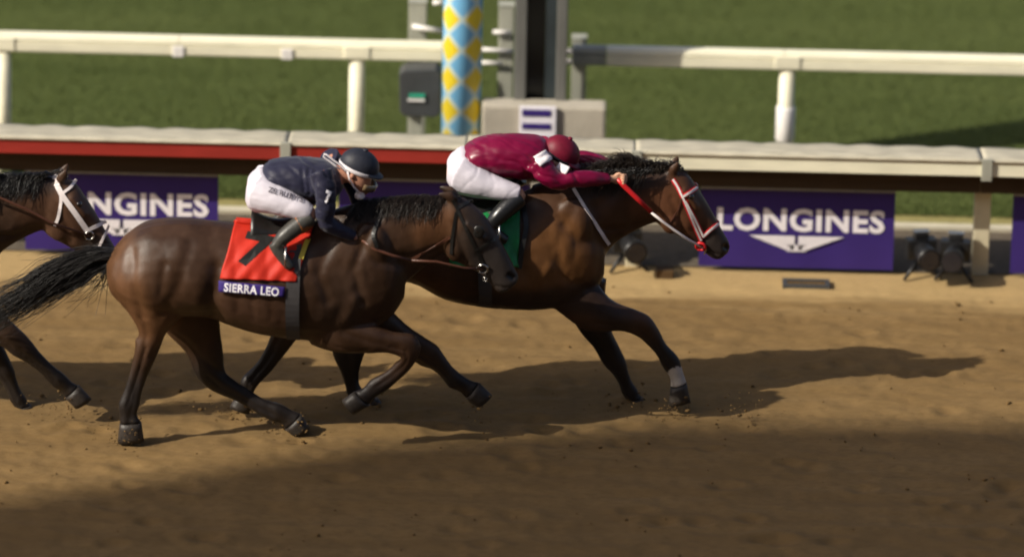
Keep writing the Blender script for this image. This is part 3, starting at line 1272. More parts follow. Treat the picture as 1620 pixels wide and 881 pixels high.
def strands(name, guides, n, spread, r0, parent, material, seed, taper=0.25, sides=3, wob=0.02):
    """hair: strands following blends of guide paths (world points); spread = (start, end) jitter"""
    rg = np.random.default_rng(seed)
    Gd = []
    for g in guides:
        Gd.append(np.array(catmull([tuple(p) for p in g], 5)))
    L = min(len(g) for g in Gd)
    Gd = [g[np.linspace(0, len(g) - 1, L).astype(int)] for g in Gd]
    V, Fc = [], []
    for i in range(n):
        k = rg.random() * (len(Gd) - 1) if len(Gd) > 1 else 0
        k0 = int(k)
        k1 = min(k0 + 1, len(Gd) - 1)
        w = k - k0
        path = Gd[k0] * (1 - w) + Gd[k1] * w
        stop = int(L * (1 - 0.62 * rg.random() ** 1.6))
        path = path[:max(stop, 4)].copy()
        t = np.linspace(0, 1, len(path))[:, None]
        j0 = rg.normal(0, spread[0], 3)
        j1 = rg.normal(0, spread[1], 3)
        ph = rg.uniform(0, 6.28, 3)
        path += j0 * (1 - t) + j1 * t ** 1.3 + wob * np.sin(t * rg.uniform(3, 9) + ph) * t
        rad = r0 * rg.uniform(0.6, 1.3)
        tang = np.gradient(path, axis=0)
        tang /= np.linalg.norm(tang, axis=1)[:, None] + 1e-9
        s = np.cross(tang, np.array([0.1, 1.0, 0.2]))
        s /= np.linalg.norm(s, axis=1)[:, None] + 1e-9
        u = np.cross(tang, s)
        base = len(V)
        for a in range(len(path)):
            r = rad * (1 - (1 - taper) * a / len(path)) * (0.05 if a == len(path) - 1 else 1)
            for q in range(sides):
                an = 2 * math.pi * q / sides
                V.append(path[a] + s[a] * r * math.cos(an) + u[a] * r * math.sin(an))
        for a in range(len(path) - 1):
            for q in range(sides):
                x0 = base + a * sides + q
                x1 = base + a * sides + (q + 1) % sides
                Fc.append((x0, x1, x1 + sides, x0 + sides))
    return link(name, mesh_of(V, Fc), material, parent)


def hoofed(st, y):
    return {'st': st, 'y': y}


# --- the near horse, number 7
YB = lane(0.0, 500, 0.0)
SPEC_B = dict(
    torso=[((169, 410), (171, 446), .08), ((180, 391), (177, 464), .16), ((203, 366), (200, 485), .23), ((235, 349), (235, 500), .275), ((285, 343), (280, 500), .29),
           ((335, 347), (332, 503), .275), ((385, 353), (388, 522), .285), ((440, 355), (440, 533), .295), ((500, 348), (500, 539), .275),
           ((548, 332), (545, 539), .24), ((590, 330), (588, 520), .215), ((625, 352), (620, 500), .175), ((645, 395), (640, 470), .10)],
    neck=[((515, 335), (600, 480), .17), ((560, 322), (642, 448), .155), ((610, 314), (668, 426), .125), ((660, 312), (690, 410), .105), ((700, 311), (706, 398), .092), ((722, 313), (718, 394), .085)],
    head=[((700, 311), (694, 374), .075), ((728, 311), (702, 399), .092), ((752, 326), (716, 411), .098), ((772, 346), (736, 421), .090), ((789, 374), (757, 431), .072),
          ((803, 400), (772, 444), .062), ((815, 424), (781, 456), .060), ((821, 438), (789, 462), .052), ((817, 448), (800, 462), .03)],
    legs=[
        # near hind
        hoofed([((330, 400), (184, 405), .13), ((322, 455), (180, 462), .125), ((290, 498), (203, 495), .095), ((264, 526), (219, 524), .062), ((252, 548), (217, 544), .047),
                ((243, 570), (213, 566), .037), ((231, 598), (206, 592), .029), ((222, 624), (197, 620), .030), ((219, 641), (189, 640), .036), ((215, 656), (191, 657), .031), ((222, 668), (191, 669), .040), ((230, 697), (184, 700), .056)],
               [-.10, -.12, -.13, -.13, -.13, -.13, -.13, -.13, -.13, -.13, -.13, -.13]),
        # far hind
        hoofed([((350, 455), (232, 470), .11), ((348, 510), (258, 520), .085), ((349, 552), (297, 556), .058), ((353, 586), (313, 594), .047), ((367, 600), (338, 617), .036),
                ((390, 615), (372, 632), .029), ((417, 632), (402, 649), .029), ((445, 641), (427, 662), .036), ((461, 650), (446, 669), .031), ((475, 656), (452, 678), .040), ((492, 676), (464, 690), .055)],
               [.10, .12, .13, .13, .13, .13, .13, .13, .13, .13, .13]),
        # near fore, knee lifted and folded
        hoofed([((520, 455), (490, 545), .09), ((556, 500), (528, 557), .082), ((592, 517), (575, 556), .060), ((624, 527), (612, 556), .045), ((652, 531), (636, 563), .043),
                ((664, 551), (630, 573), .036), ((652, 578), (628, 573), .031), ((630, 600), (612, 588), .028), ((608, 618), (588, 601), .034), ((592, 628), (576, 614), .030), ((584, 640), (562, 620), .038), ((562, 656), (540, 632), .052)],
               [-.10, -.13, -.14, -.14, -.14, -.14, -.13, -.12, -.12, -.12, -.12, -.12]),
        # far fore, reaching
        hoofed([((600, 470), (555, 535), .085), ((640, 515), (612, 553), .060), ((668, 534), (648, 565), .046), ((690, 548), (668, 577), .042), ((703, 565), (684, 583), .031), ((716, 582), (700, 597), .028),
                ((730, 594), (711, 611), .035), ((745, 603), (729, 619), .030), ((757, 606), (738, 629), .039), ((780, 624), (754, 645), .053)],
               [.08, .11, .12, .12, .12, .12, .12, .12, .12, .12]),
    ],
    muscles=[((560, 440), 42, 62, .135, .10), ((585, 400), 34, 50, .13, .07), ((535, 490), 34, 36, .135, .10), ((722, 392), 18, 24, .05, .045)],
    relief=[([(240, 385), (290, 400)], .2, 34, .014), ([(225, 440), (240, 480)], .2, 22, .014), ([(312, 440), (318, 470)], .2, 20, .014), ([(262, 415), (255, 455)], .2, 7, -.007), ([(400, 440), (480, 450)], .25, 50, .012), ([(235, 365), (330, 368)], .15, 9, -.004),
            ([(600, 340), (575, 380), (560, 420), (575, 470)], .12, 8, -.012), ([(640, 420), (600, 410), (570, 380)], .12, 7, -.008), ([(520, 470), (505, 430), (520, 390)], .2, 9, -.010), ([(345, 420), (335, 470), (340, 500)], .2, 12, -.018),
            ([(210, 400), (215, 450), (225, 500)], .2, 8, -.009), ([(300, 390), (285, 440), (262, 490)], .2, 9, -.008), ([(690, 395), (650, 405), (620, 400)], .08, 7, -.009), ([(720, 350), (735, 400), (740, 415)], .06, 5, -.006),
            ([(757, 400), (775, 425)], .05, 6, -.005), ([(740, 352), (752, 362), (764, 374)], .05, 5, .010), ([(807, 436), (812, 440)], .05, 4, -.016), ([(786, 452), (800, 455)], .04, 3, -.006), ([(545, 520), (585, 535), (630, 545)], .14, 5, -.006),
            ([(250, 545), (240, 560)], .13, 5, -.006), ([(420, 400), (430, 500)], .25, 6, -.003), ([(395, 400), (402, 500)], .25, 6, -.003), ([(370, 400), (376, 490)], .25, 6, -.003), ([(565, 470), (550, 500)], .2, 9, .008)],
    base=(.046, .022, .011),
    
    paint=[([(735, 345), (800, 440)], .08, 34, (.026, .019, .015), .8), ([(195, 420), (205, 480), (250, 515)], .2, 34, (.115, .052, .022), .75), ([(680, 370), (700, 350)], .1, 26, (.12, .052, .022), .8), ([(420, 500), (380, 490)], .28, 34, (.062, .030, .018), .6),
           ([(600, 330), (690, 315)], .1, 14, (.018, .012, .010), .8), ([(770, 410), (812, 450)], .05, 26, (.036, .029, .026), .85), ([(806, 435), (811, 440)], .05, 5, (.006, .005, .005), 1.0), ([(550, 450), (530, 500)], .25, 30, (.065, .036, .022), .5)],
    points=[(219, 540, -.13, .026), (315, 586, .13, .026), (650, 541, -.14, .034), (200, 643, -.13, .030), (436, 656, .13, .030), (682, 558, .12, .034), (598, 607, -.12, .030)],
    black_z=.62, eye=(756, 366), ear=[(722, 318, .045), (712, 311, .055), (700, 308, .062), (690, 307, .066)],
)
horseB, meB, bvhB = build_horse(SPEC_B, YB, 'dark bay racehorse with a red saddle cloth, nearest of the three', 'racehorses at full gallop')
# tail streaming behind
g = lambda pts, Y: [U(x, y, Y) for x, y in pts]
tail_guides = [g([(180, 398), (150, 398), (108, 406), (66, 424), (34, 450), (-10, 474), (-60, 505)], 0.03),
               g([(181, 404), (150, 406), (112, 420), (72, 440), (34, 464), (-10, 490), (-60, 522)], -0.03),
               g([(181, 410), (152, 416), (120, 434), (80, 454), (36, 480), (-10, 506), (-60, 540)], 0.04),
               g([(180, 416), (156, 428), (128, 446), (92, 464), (52, 482), (14, 500), (-30, 525)], -0.02)]
strands('tail', tail_guides, 820, (0.014, 0.048), 0.0032, horseB, 'hair_black', 21, wob=0.025)
wisp = [g([(178, 416), (165, 430), (150, 445), (128, 462), (100, 474)], -0.04), g([(178, 416), (170, 434), (160, 455), (146, 474), (132, 486)], 0.02)]
strands('tail_wisp', wisp, 46, (0.014, 0.06), 0.0032, horseB, 'hair_black', 22, wob=0.03)
mane = []
for t in np.linspace(0, 1, 9):
    x, y = 568 + (706 - 568) * t, 322 - 9 * math.sin(t * 2.2)
    gl = [U(x + 3, y - 1, -.005)]
    for k_ in range(1, 5):
        gl.append(hit_px(bvhB, x + 3 - 7 * k_, y - 1 + (3, 12, 24, 37)[k_ - 1], .012, 0)[0])
    mane.append(gl)
strands('mane', mane, 900, (0.008, 0.015), 0.0028, horseB, 'hair_brown', 23, wob=0.012)
strands('forelock', [g([(722, 311), (716, 305), (704, 306), (694, 312)], -.01), g([(726, 313), (730, 320), (736, 328)], 0.0)], 60, (0.01, 0.015), 0.003, horseB, 'hair_black', 24)

# --- the leading horse, far side
YA = lane(0.57, 500, 0.00036)
SPEC_A = dict(
    torso=[((478, 385), (480, 420), .09), ((486, 362), (486, 440), .16), ((508, 342), (508, 455), .23), ((545, 330), (542, 465), .275), ((595, 325), (592, 452), .28),
           ((645, 326), (648, 446), .27), ((700, 326), (706, 474), .285), ((760, 322), (766, 486), .295), ((818, 306), (818, 490), .275),
           ((862, 290), (866, 489), .24), ((905, 292), (908, 480), .215), ((938, 318), (938, 464), .175), ((958, 370), (956, 435), .10)],
    neck=[((840, 292), (925, 448), .17), ((888, 280), (955, 408), .15), ((935, 272), (975, 384), .12), ((980, 267), (1002, 367), .10), ((1022, 266), (1026, 356), .09), ((1048, 266), (1040, 352), .082)],
    head=[((1040, 265), (1032, 340), .072), ((1068, 266), (1042, 356), .092), ((1088, 275), (1058, 366), .098), ((1103, 295), (1076, 375), .090), ((1116, 315), (1092, 384), .073),
          ((1129, 338), (1107, 393), .062), ((1143, 364), (1118, 403), .060), ((1154, 384), (1128, 409), .052), ((1154, 397), (1138, 410), .03)],
    legs=[
        # near fore, reaching
        hoofed([((930, 425), (872, 485), .085), ((966, 472), (926, 522), .075), ((1002, 491), (982, 521), .056), ((1026, 502), (1010, 531), .044), ((1041, 522), (1022, 541), .034), ((1054, 546), (1039, 560), .029),
                ((1072, 566), (1051, 582), .036), ((1080, 590), (1061, 596), .031), ((1085, 606), (1062, 612), .040), ((1094, 634), (1056, 642), .054)],
               [-.06, -.10, -.12, -.12, -.12, -.12, -.12, -.12, -.12, -.12]),
        # far fore
        hoofed([((960, 440), (880, 450), .10), ((958, 490), (898, 492), .080), ((965, 524), (922, 526), .056), ((977, 548), (942, 550), .045), ((988, 571), (956, 575), .042), ((993, 588), (971, 592), .031),
                ((1000, 606), (981, 609), .030), ((1008, 617), (985, 621), .035), ((1010, 624), (990, 628), .031), ((1016, 629), (992, 633), .040), ((1024, 644), (990, 648), .053)],
               [.09, .11, .12, .12, .12, .12, .12, .12, .12, .12, .12]),
        # near hind, trailing
        hoofed([((580, 400), (486, 400), .12), ((540, 455), (456, 450), .10), ((500, 500), (444, 494), .07), ((470, 532), (432, 527), .048), ((452, 556), (423, 549), .036), ((428, 586), (406, 576), .029),
                ((407, 608), (384, 598), .036), ((400, 622), (380, 615), .031), ((402, 634), (374, 628), .040), ((396, 653), (362, 642), .054)],
               [-.10, -.12, -.13, -.13, -.13, -.13, -.13, -.13, -.13, -.13]),
        # far hind, under the body
        hoofed([((620, 430), (505, 430), .12), ((604, 480), (510, 490), .095), ((585, 525), (522, 535), .062), ((575, 556), (530, 562), .047), ((568, 582), (539, 585), .035), ((567, 606), (547, 609), .030),
                ((576, 620), (552, 626), .036), ((584, 628), (566, 635), .031), ((596, 630), (570, 641), .040), ((612, 646), (574, 650), .054)],
               [.10, .12, .12, .12, .12, .12, .12, .12, .12, .12]),
    ],
    muscles=[((878, 395), 42, 62, .135, .10), ((905, 360), 34, 50, .13, .07), ((850, 445), 36, 36, .135, .10), ((1062, 348), 18, 24, .05, .045)],
    relief=[([(915, 310), (895, 345), (882, 385), (893, 430)], .12, 11, -.009), ([(950, 385), (915, 374), (895, 350)], .12, 11, -.007), ([(832, 430), (820, 390), (838, 350)], .2, 12, -.010), ([(1035, 352), (990, 362), (955, 360)], .08, 7, -.010),
            ([(1062, 312), (1078, 352), (1082, 368)], .06, 5, -.006), ([(1098, 360), (1115, 380)], .05, 6, -.005), ([(1082, 300), (1092, 312), (1102, 326)], .05, 5, .010), ([(1148, 391), (1153, 395)], .05, 4, -.016),
            ([(1122, 398), (1136, 402)], .04, 3, -.006), ([(868, 420), (852, 452)], .2, 9, .009), ([(900, 440), (930, 455)], .15, 8, -.008), ([(980, 300), (940, 330)], .1, 10, -.006)],
    base=(.055, .024, .011),
    paint=[([(880, 380), (850, 430), (905, 420)], .2, 40, (.16, .068, .022), .8), ([(1040, 320), (1080, 340)], .08, 40, (.125, .048, .022), .7), ([(920, 300), (1040, 285)], .1, 16, (.02, .013, .010), .7),
           ([(700, 420), (690, 440)], .28, 34, (.11, .048, .02), .5), ([(1120, 385), (1152, 400)], .05, 24, (.032, .026, .024), .9), ([(1104, 300), (1125, 335)], .02, 9, (.03, .018, .014), .6), ([(1149, 390), (1152, 394)], .05, 5, (.006, .005, .005), 1.0), ([(760, 480), (940, 470), (980, 500)], .15, 26, (.020, .012, .010), .8)],
    points=[(436, 522, -.13, .026), (532, 554, .12, .026), (1022, 512, -.12, .034), (970, 570, .12, .034), (394, 602, -.13, .030), (1058, 576, -.12, .030)],
    black_z=.66, eye=(1093, 312), ear=[(1062, 276, .045), (1066, 268, .05), (1071, 261, .055), (1073, 254, .055)],
    socks=[([(1071, 592), (1076, 614)], .12, 16, (.42, .38, .34))],
)
horseA, meA, bvhA = build_horse(SPEC_A, YA, 'bay racehorse in the lead with red and white bridle, farthest right', 'racehorses at full gallop')
mane = []
for t in np.linspace(0, 1, 9):
    x, y = 930 + (1060 - 930) * t, 272 - 6 * t
    lift = 14 * math.exp(-((x - 992) / 24) ** 2)
    mane.append(g([(x + 4, y + 4), (x - 2, y - 6 - lift), (x - 14, y - 6 - lift), (x - 28, y + 6 - lift * 0.3)], YA(x) - 0.03))
strands('mane', mane, 800, (0.010, 0.022), 0.0028, horseA, 'hair_brown', 31, wob=0.018)
mane = []
for t in np.linspace(0, 1, 6):
    x, y = 940 + (1030 - 940) * t, 272 - 4 * t
    mane.append(g([(x + 4, y), (x - 4, y + 4), (x - 12, y + 22), (x - 18, y + 44)], YA(x) - 0.11))
strands('mane_fall', mane, 160, (0.010, 0.02), 0.0032, horseA, 'hair_black', 32, wob=0.015)
strands('forelock', [g([(1072, 264), (1062, 256), (1048, 258), (1040, 266)], YA(1060)), g([(1078, 266), (1088, 276), (1096, 288)], YA(1080))], 60, (0.01, 0.012), 0.003, horseA, 'hair_black', 33)
tg = [g([(486, 365), (455, 372), (415, 390), (380, 415), (350, 445)], YA(480) + .03), g([(486, 372), (455, 385), (420, 405), (390, 432), (365, 465)], YA(480) - .02)]
strands('tail', tg, 260, (0.02, 0.05), 0.0045, horseA, 'hair_black', 34)

# --- the trailing horse at the left edge
DXC, DYC = -968.0, 12.0
YC = lane(0.36, -480, 0.0)
SPEC_C = dict(SPEC_A)
SPEC_C['base'] = (.058, .031, .018)
SPEC_C['socks'] = []
SPEC_C['points'] = [(1003, 533, -.12, .032), (970, 570, .12, .034), (1060, 592, -.12, .030)]
SPEC_C['paint'] = [([(1040, 320), (1080, 340)], .08, 42, (.085, .040, .022), .7), ([(920, 300), (1040, 285)], .1, 16, (.02, .013, .010), .7), ([(1120, 385), (1152, 400)], .05, 24, (.036, .030, .027), .9)]
SPEC_C['head'] = [((a[0], a[1] + 3), (c[0], c[1] + 3), w) for a, c, w in SPEC_A['head']]
LC = [dict(l) for l in SPEC_A['legs']]
LC[0] = hoofed([((955, 420), (880, 492), .11), ((968, 476), (926, 526), .075), ((992, 505), (968, 532), .056), ((1012, 524), (990, 548), .044), ((1030, 546), (1010, 560), .034), ((1050, 566), (1034, 578), .029),
                ((1070, 582), (1052, 598), .036), ((1082, 594), (1066, 606), .031), ((1092, 598), (1072, 616), .040), ((1114, 618), (1086, 634), .054)],
               [-.09, -.11, -.12, -.12, -.12, -.12, -.12, -.12, -.12, -.12])
SPEC_C['legs'] = LC
horseC, meC, bvhC = build_horse(SPEC_C, YC, 'brown racehorse with a white bridle entering at the left edge', 'racehorses at full gallop', DXC, DYC)
mane = []
for t in np.linspace(0, 1, 9):
    x, y = -50 + 128 * t, 286 - 8 * t
    gl = [U(x + 3, y - 3, YC(0) - .005)]
    for k_ in range(1, 5):
        gl.append(hit_px(bvhC, x + 3 - 7 * k_, y - 3 + (1, 11, 25, 38)[k_ - 1], .018, YC(0) - .05)[0])
    mane.append(gl)
strands('mane', mane, 520, (0.009, 0.015), 0.0036, horseC, 'hair_black', 41, wob=0.015)
strands('forelock', [g([(98, 274), (90, 266), (76, 272), (66, 282)], YC(0)), g([(102, 278), (110, 288), (116, 300)], YC(0))], 40, (0.01, 0.012), 0.003, horseC, 'hair_black', 42)
tg = [g([(-494, 378), (-525, 385), (-565, 400), (-610, 430)], YC(0) + .03), g([(-494, 385), (-530, 400), (-570, 425), (-600, 470)], YC(0) - .02)]
strands('tail', tg, 160, (0.02, 0.05), 0.0055, horseC, 'hair_black', 43)


# ------------------------------------------------------------------ tack
def down_hit(bvh, x, y, off):
    loc, nor, i, d = bvh.ray_cast(Vector((x, y, 4.0)), Vector((0, 0, -1)))
    return (loc + Vector((0, 0, off))) if loc is not None else None


def drape_cloth(name, quad, bvh, Yf, material, parent, off=0.012, nu=26, nv=18, wob=0.004, thick=0.005, far=True):
    """cloth laid over the back; quad in picture points: top-rear, top-front, bottom-front, bottom-rear"""
    tr_, tf, bf, br = [np.array(q, float) for q in quad]
    rows = []
    for j in range(nv + 1):
        v = j / nv                       # 0 bottom .. 1 top
        row, nrm = [], []
        for i in range(nu + 1):
            u = i / nu
            p = (br * (1 - u) + bf * u) * (1 - v) + (tr_ * (1 - u) + tf * u) * v
            q, n_ = hit_px(bvh, p[0], p[1], off, Yf(p[0]))
            q = q + n_ * (wob * (math.sin(u * 15 + v * 4 + 2 * math.sin(v * 5)) + 1.3 * abs(math.sin(u * 8 - v * 7)) + .6 * math.sin(u * 31 - v * 13)) * (1 - v * .75))
            row.append(q)
            nrm.append(n_)
        rows.append(row)
    for _ in range(2):
        rows = [[(rows[j][i] * 2 + rows[max(j - 1, 0)][i] + rows[min(j + 1, nv)][i]) / 4 for i in range(nu + 1)] for j in range(nv + 1)]
    top = []
    for w in (0.35, 0.7, 1.0):
        r = []
        for i in range(nu + 1):
            q = rows[-1][i]
            m_ = Yf(None, q.x)
            y = q.y + (m_ - q.y) * w
            h = down_hit(bvh, q.x, y, off)
            r.append(h if h is not None else Vector((q.x, y, q.z)))
        top.append(r)
    rows = rows + top
    if far:
        rows = rows + [mirror(r, Yf) for r in reversed(rows[:-1])]
    n, m_ = nu + 1, len(rows)
    V = [p for r in rows for p in r]
    Fc = [(j * n + i, j * n + i + 1, (j + 1) * n + i + 1, (j + 1) * n + i) for j in range(m_ - 1) for i in range(nu)]
    me = mesh_of(V, Fc, name)
    o = link(name, me, material, parent)
    md = o.modifiers.new('solid', 'SOLIDIFY')
    md.thickness = thick
    md.offset = 0
    return o, bvh_of(me)


def strap(name, pts, bvh, Yf, width, material, parent, off=0.006, thick=0.004, both=True, label=None):
    P, N = strap_path(bvh, pts, off, Yf)
    if both:
        b = MB()
        ribbon(b, mirror(P, Yf), [Vector((n.x, -n.y, n.z)) for n in N], width, thick)
        b.build(name, material, parent, smooth=False)
    b = MB()
    ribbon(b, P, N, width, thick)
    o = b.build(name, material, parent, smooth=False)
    if label:
        o['label'] = label
    return o


def ring(b, c, rad, r, normal=Vector((0, 1, 0))):
    n = normal.normalized()
    a = n.orthogonal().normalized()
    c2 = n.cross(a)
    pts = [c + (a * math.cos(t) + c2 * math.sin(t)) * rad for t in [2 * math.pi * k / 20 for k in range(21)]]
    b.tube(pts, r, 6)


# --- red cloth, saddle and girth of the near horse
ex = U(420, 400, -.3)
clothB = empty('saddle_cloth', (ex.x, -.1, 0.9), 'red saddle cloth with a black number and purple name band', 'saddle cloth', 'saddle cloths')
sheetB, bvhCB = drape_cloth('sheet', [(374, 343), (499, 352), (468, 447), (349, 442)], bvhB, YB, 'cloth_red', clothB, wob=0.006, nu=40, nv=28)
# purple name band along the lower edge
bandB, bvhBand = drape_cloth('name_band', [(348, 441), (452, 451), (448, 470), (349, 462)], bvhB, YB, 'purple_print', clothB, off=0.026, nv=4, wob=0.001, far=False, thick=0.003)
me = bandB.data
bm = bmesh.new()
bm.from_mesh(me)
bmesh.ops.delete(bm, geom=[v for v in bm.verts if v.index >= 27 * 5], context='VERTS')
bm.to_mesh(me)
bm.free()
print_px('name_lettering', 'SIERRA LEO', [(354, 461), (441, 469), (355, 447)], bvhBand, 0.003, 'white_print', clothB, bold=0.03)
print_px('number', '7', [(372, 418), (418, 428), (392, 366)], bvhCB, 0.006, 'ink_black', clothB, bold=0.04)
P, N = strap_path(bvhCB, [(497, 361), (485, 384), (476, 410)], 0.008, YB)
b = MB()
rings_ = []
ribbon(b, P, N, 0.03, 0.004)
b.build('yellow_trim', 'yellow_trim', clothB)


def saddle(name, bvh, Yf, rear, front, label, girth_px, parent=None):
    """small racing saddle: seat, flaps, girth, stirrup leathers"""
    c = U(*rear, Yf(rear[0]))
    r = empty(name, (c.x, Yf(None, c.x), c.z), label, 'saddle', 'racing saddles')
    xs = np.linspace(U(rear[0], rear[1], Yf(rear[0])).x, U(front[0], front[1], Yf(front[0])).x, 15)
    b = MB()
    rr = []
    for i, x_ in enumerate(xs):
        t = i / 14
        w = 0.13 - 0.05 * t
        lift = 0.05 * (1 - math.sin(math.pi * t)) * (1.2 if t < .5 else 0.9) + 0.03
        ringp = []
        m_ = Yf(None, x_)
        up = []
        for k in range(9):
            y = m_ - w + 2 * w * k / 8
            h = down_hit(bvh, x_, y, 0.02)
            z = h.z if h is not None else c.z
            up.append(Vector((x_, y, z + lift * (1 - (abs(k - 4) / 4.2) ** 2))))
        dn = [Vector((p.x, p.y, p.z - 0.03)) for p in reversed(up)]
        rr.append(up + dn)
    b.rings(rr)
    b.build('seat', 'leather_black', r, smooth=True)
    P, N = strap_path(bvh, girth_px, 0.016, Yf)
    b = MB()
    ribbon(b, P, N, 0.085, 0.006)
    ribbon(b, mirror(P, Yf), [Vector((n.x, -n.y, n.z)) for n in N], 0.085, 0.006)
    b.build('girth', 'girth_grey', r)
    return r


sadB = saddle('racing_saddle', bvhB, YB, (398, 352), (492, 346), 'small black racing saddle under the navy jockey', [(470, 352), (466, 400), (463, 450), (462, 500), (464, 533)])
# --- green cloth of the leader
ex = U(800, 400, .4)
clothA = empty('saddle_cloth', (ex.x, .5, 0.9), 'green saddle cloth with black front edge on the leading horse', 'saddle cloth', 'saddle cloths')
sheetA, bvhCA = drape_cloth('sheet', [(700, 324), (824, 316), (818, 424), (712, 424)], bvhA, YA, 'cloth_green', clothA, wob=0.010)
P, N = strap_path(bvhA, [(828, 318), (833, 360), (826, 392), (820, 424)], 0.018, YA)
b = MB()
ribbon(b, P, N, 0.030, 0.006)
b.build('front_edge', 'leather_black', clothA)
sadA = saddle('racing_saddle', bvhA, YA, (722, 322), (820, 308), 'small black racing saddle under the maroon jockey', [(772, 330), (768, 380), (766, 430), (768, 480)])
ex = U(-180, 400, .2)
clothC = empty('saddle_cloth', (ex.x, .36, 0.9), 'white saddle cloth on the trailing horse beyond the left edge', 'saddle cloth', 'saddle cloths')
drape_cloth('sheet', [(-280, 336), (-156, 327), (-162, 430), (-268, 435)], bvhC, YC, 'cloth_white', clothC, wob=0.006)

# --- bridles
p = U(1090, 330, YA(1090))
brA = empty('bridle', (p.x, p.y, p.z), 'red and white bridle on the leading bay horse', 'bridle', 'bridles')
for nm, pts in (('cheek_strap', [(1064, 284), (1072, 296), (1080, 311), (1094, 346), (1109, 380)]), ('cheek_strap', [(1084, 318), (1098, 345), (1113, 374)]), ('browband', [(1080, 311), (1092, 304), (1102, 297)]), ('noseband', [(1112, 374), (1124, 363), (1136, 354)])):
    strap(nm, pts, bvhA, YA, 0.030, 'strap_red', brA, 0.004)
    strap(nm + '_lining', pts, bvhA, YA, 0.013, 'strap_white', brA, 0.009)
strap('throat_latch', [(1079, 313), (1072, 334), (1062, 348), (1056, 356)], bvhA, YA, 0.010, 'leather_brown', brA, 0.005)
b = MB()
pa, na = hit_px(bvhA, 1109, 388, 0.012, YA(1109))
ring(b, pa, .030, .010, na)
b.build('bit_ring', 'strap_red', brA, smooth=True)
b = MB()
pa2, na2 = hit_px(bvhA, 1118, 394, 0.008, YA(1109))
b.tube([pa, pa2, hit_px(bvhA, 1114, 402, .01, YA(1109))[0]], .005, 6)
b.build('bit', 'metal', brA, smooth=True)
hand_A = U(976, 284, YA(976) - .14)
b = MB()
q0 = U(986, 293, YA(990) - .15)
q1 = U(1008, 314, YA(1008) - .15)
q2 = U(1030, 336, YA(1030) - .15)
b.tube([hand_A, q0, q1, q2], [.014, .017, .017, .014], 8, flat=0.6)
rnA = b.build('rein_grip', 'strap_red', brA, smooth=True)
b = MB()
q3 = U(1068, 365, YA(1068) - .13)
b.tube([q2, U(1050, 352, YA(1050) - .14), q3, U(1090, 380, YA(1090) - .12), pa], .0085, 8)
b.build('rein', 'strap_white', brA, smooth=True)
strap('neck_strap', [(907, 298), (922, 325), (940, 352), (954, 373), (963, 386)], bvhA, YA, 0.022, 'strap_white', brA, 0.008, label='pinkish white strap round the base of the neck')

p = U(760, 380, YB(0))
brB = empty('bridle', (p.x, p.y, p.z), 'dark leather bridle and rein on the nearest horse', 'bridle', 'bridles')
for nm, pts in (('cheek_strap', [(716, 316), (732, 350), (748, 385), (764, 418)]), ('browband', [(722, 330), (736, 322), (748, 318)]), ('noseband', [(752, 398), (768, 388), (788, 374)]), ('throat_latch', [(722, 335), (716, 370), (714, 402)])):
    strap(nm, pts, bvhB, YB, 0.020, 'leather_black', brB, 0.005)
b = MB()
pb1, nb1 = hit_px(bvhB, 764, 424, 0.010, 0)
ring(b, pb1, .032, .006, nb1)
pb2, nb2 = hit_px(bvhB, 769, 440, 0.010, 0)
ring(b, pb2, .018, .005, nb2)
b.build('bit_ring', 'metal', brB, smooth=True)
b = MB()
pc_, nc_ = hit_px(bvhB, 757, 367, 0.001, 0)
b.ball(pc_, .036, .010, .042, 18, 10)
b.build('blinker_cup', 'leather_black', brB, smooth=True)
b = MB()
b.tube([U(573, 380, -.16), U(590, 393, -.19), U(620, 404, -.19), U(650, 412, -.17)], .010, 8)
b.tube([U(650, 412, -.17), U(690, 414, -.14), U(735, 424, -.12), pb1], .008, 8)
b.build('rein', 'leather_brown', brB, smooth=True)
strap('neck_highlight', [(650, 411), (680, 394), (712, 375)], bvhB, YB, 0.018, 'leather_brown', brB, 0.006)  # brown ribbon standing in for the lit line along the neck
strap('neck_strap', [(612, 318), (598, 350), (590, 372), (596, 392)], bvhB, YB, 0.024, 'leather_black', brB, 0.010)

p = U(110, 330, YC(0))
brC = empty('bridle', (p.x, p.y, p.z), 'white bridle on the horse at the left edge', 'bridle', 'bridles')
for nm, pts, w in (('cheek_strap', [(86, 279), (91, 295), (98, 309), (118, 336), (140, 368)], .034), ('browband', [(100, 305), (111, 297), (121, 284)], .018), ('throat_latch', [(96, 305), (97, 320), (92, 345), (87, 357)], .020), ('noseband', [(140, 363), (154, 357), (168, 350)], .022), ('chin_strap', [(173, 356), (164, 374), (155, 394)], .016)):
    strap(nm, pts, bvhC, YC, w, 'strap_white', brC, 0.006)
b = MB()
pcb, ncb = hit_px(bvhC, 141, 372, 0.010, YC(0))
ring(b, pcb, .028, .006, ncb)
b.build('bit_ring', 'metal', brC, smooth=True)
b = MB()
b.tube([U(-30, 302, YC(0) - .17), U(0, 313, YC(0) - .17), U(40, 330, YC(0) - .16), U(80, 352, YC(0) - .14), pcb], .008, 8)
b.build('rein', 'leather_brown', brC, smooth=True)


# ------------------------------------------------------------------ riders
def limb(mb, pts, rad, n=14, grow=0.0, flat=1.0):
    mb.tube(catmull_pts(pts), catmull_rad(rad, len(pts), grow), n, flat)


def catmull_pts(pts, sub=4):
    return [Vector(p) for p in catmull([tuple(p) for p in pts], sub)]


def catmull_rad(r, n, grow, sub=4):
    return [float(x[0]) + grow for x in catmull([(v,) for v in r], sub)]


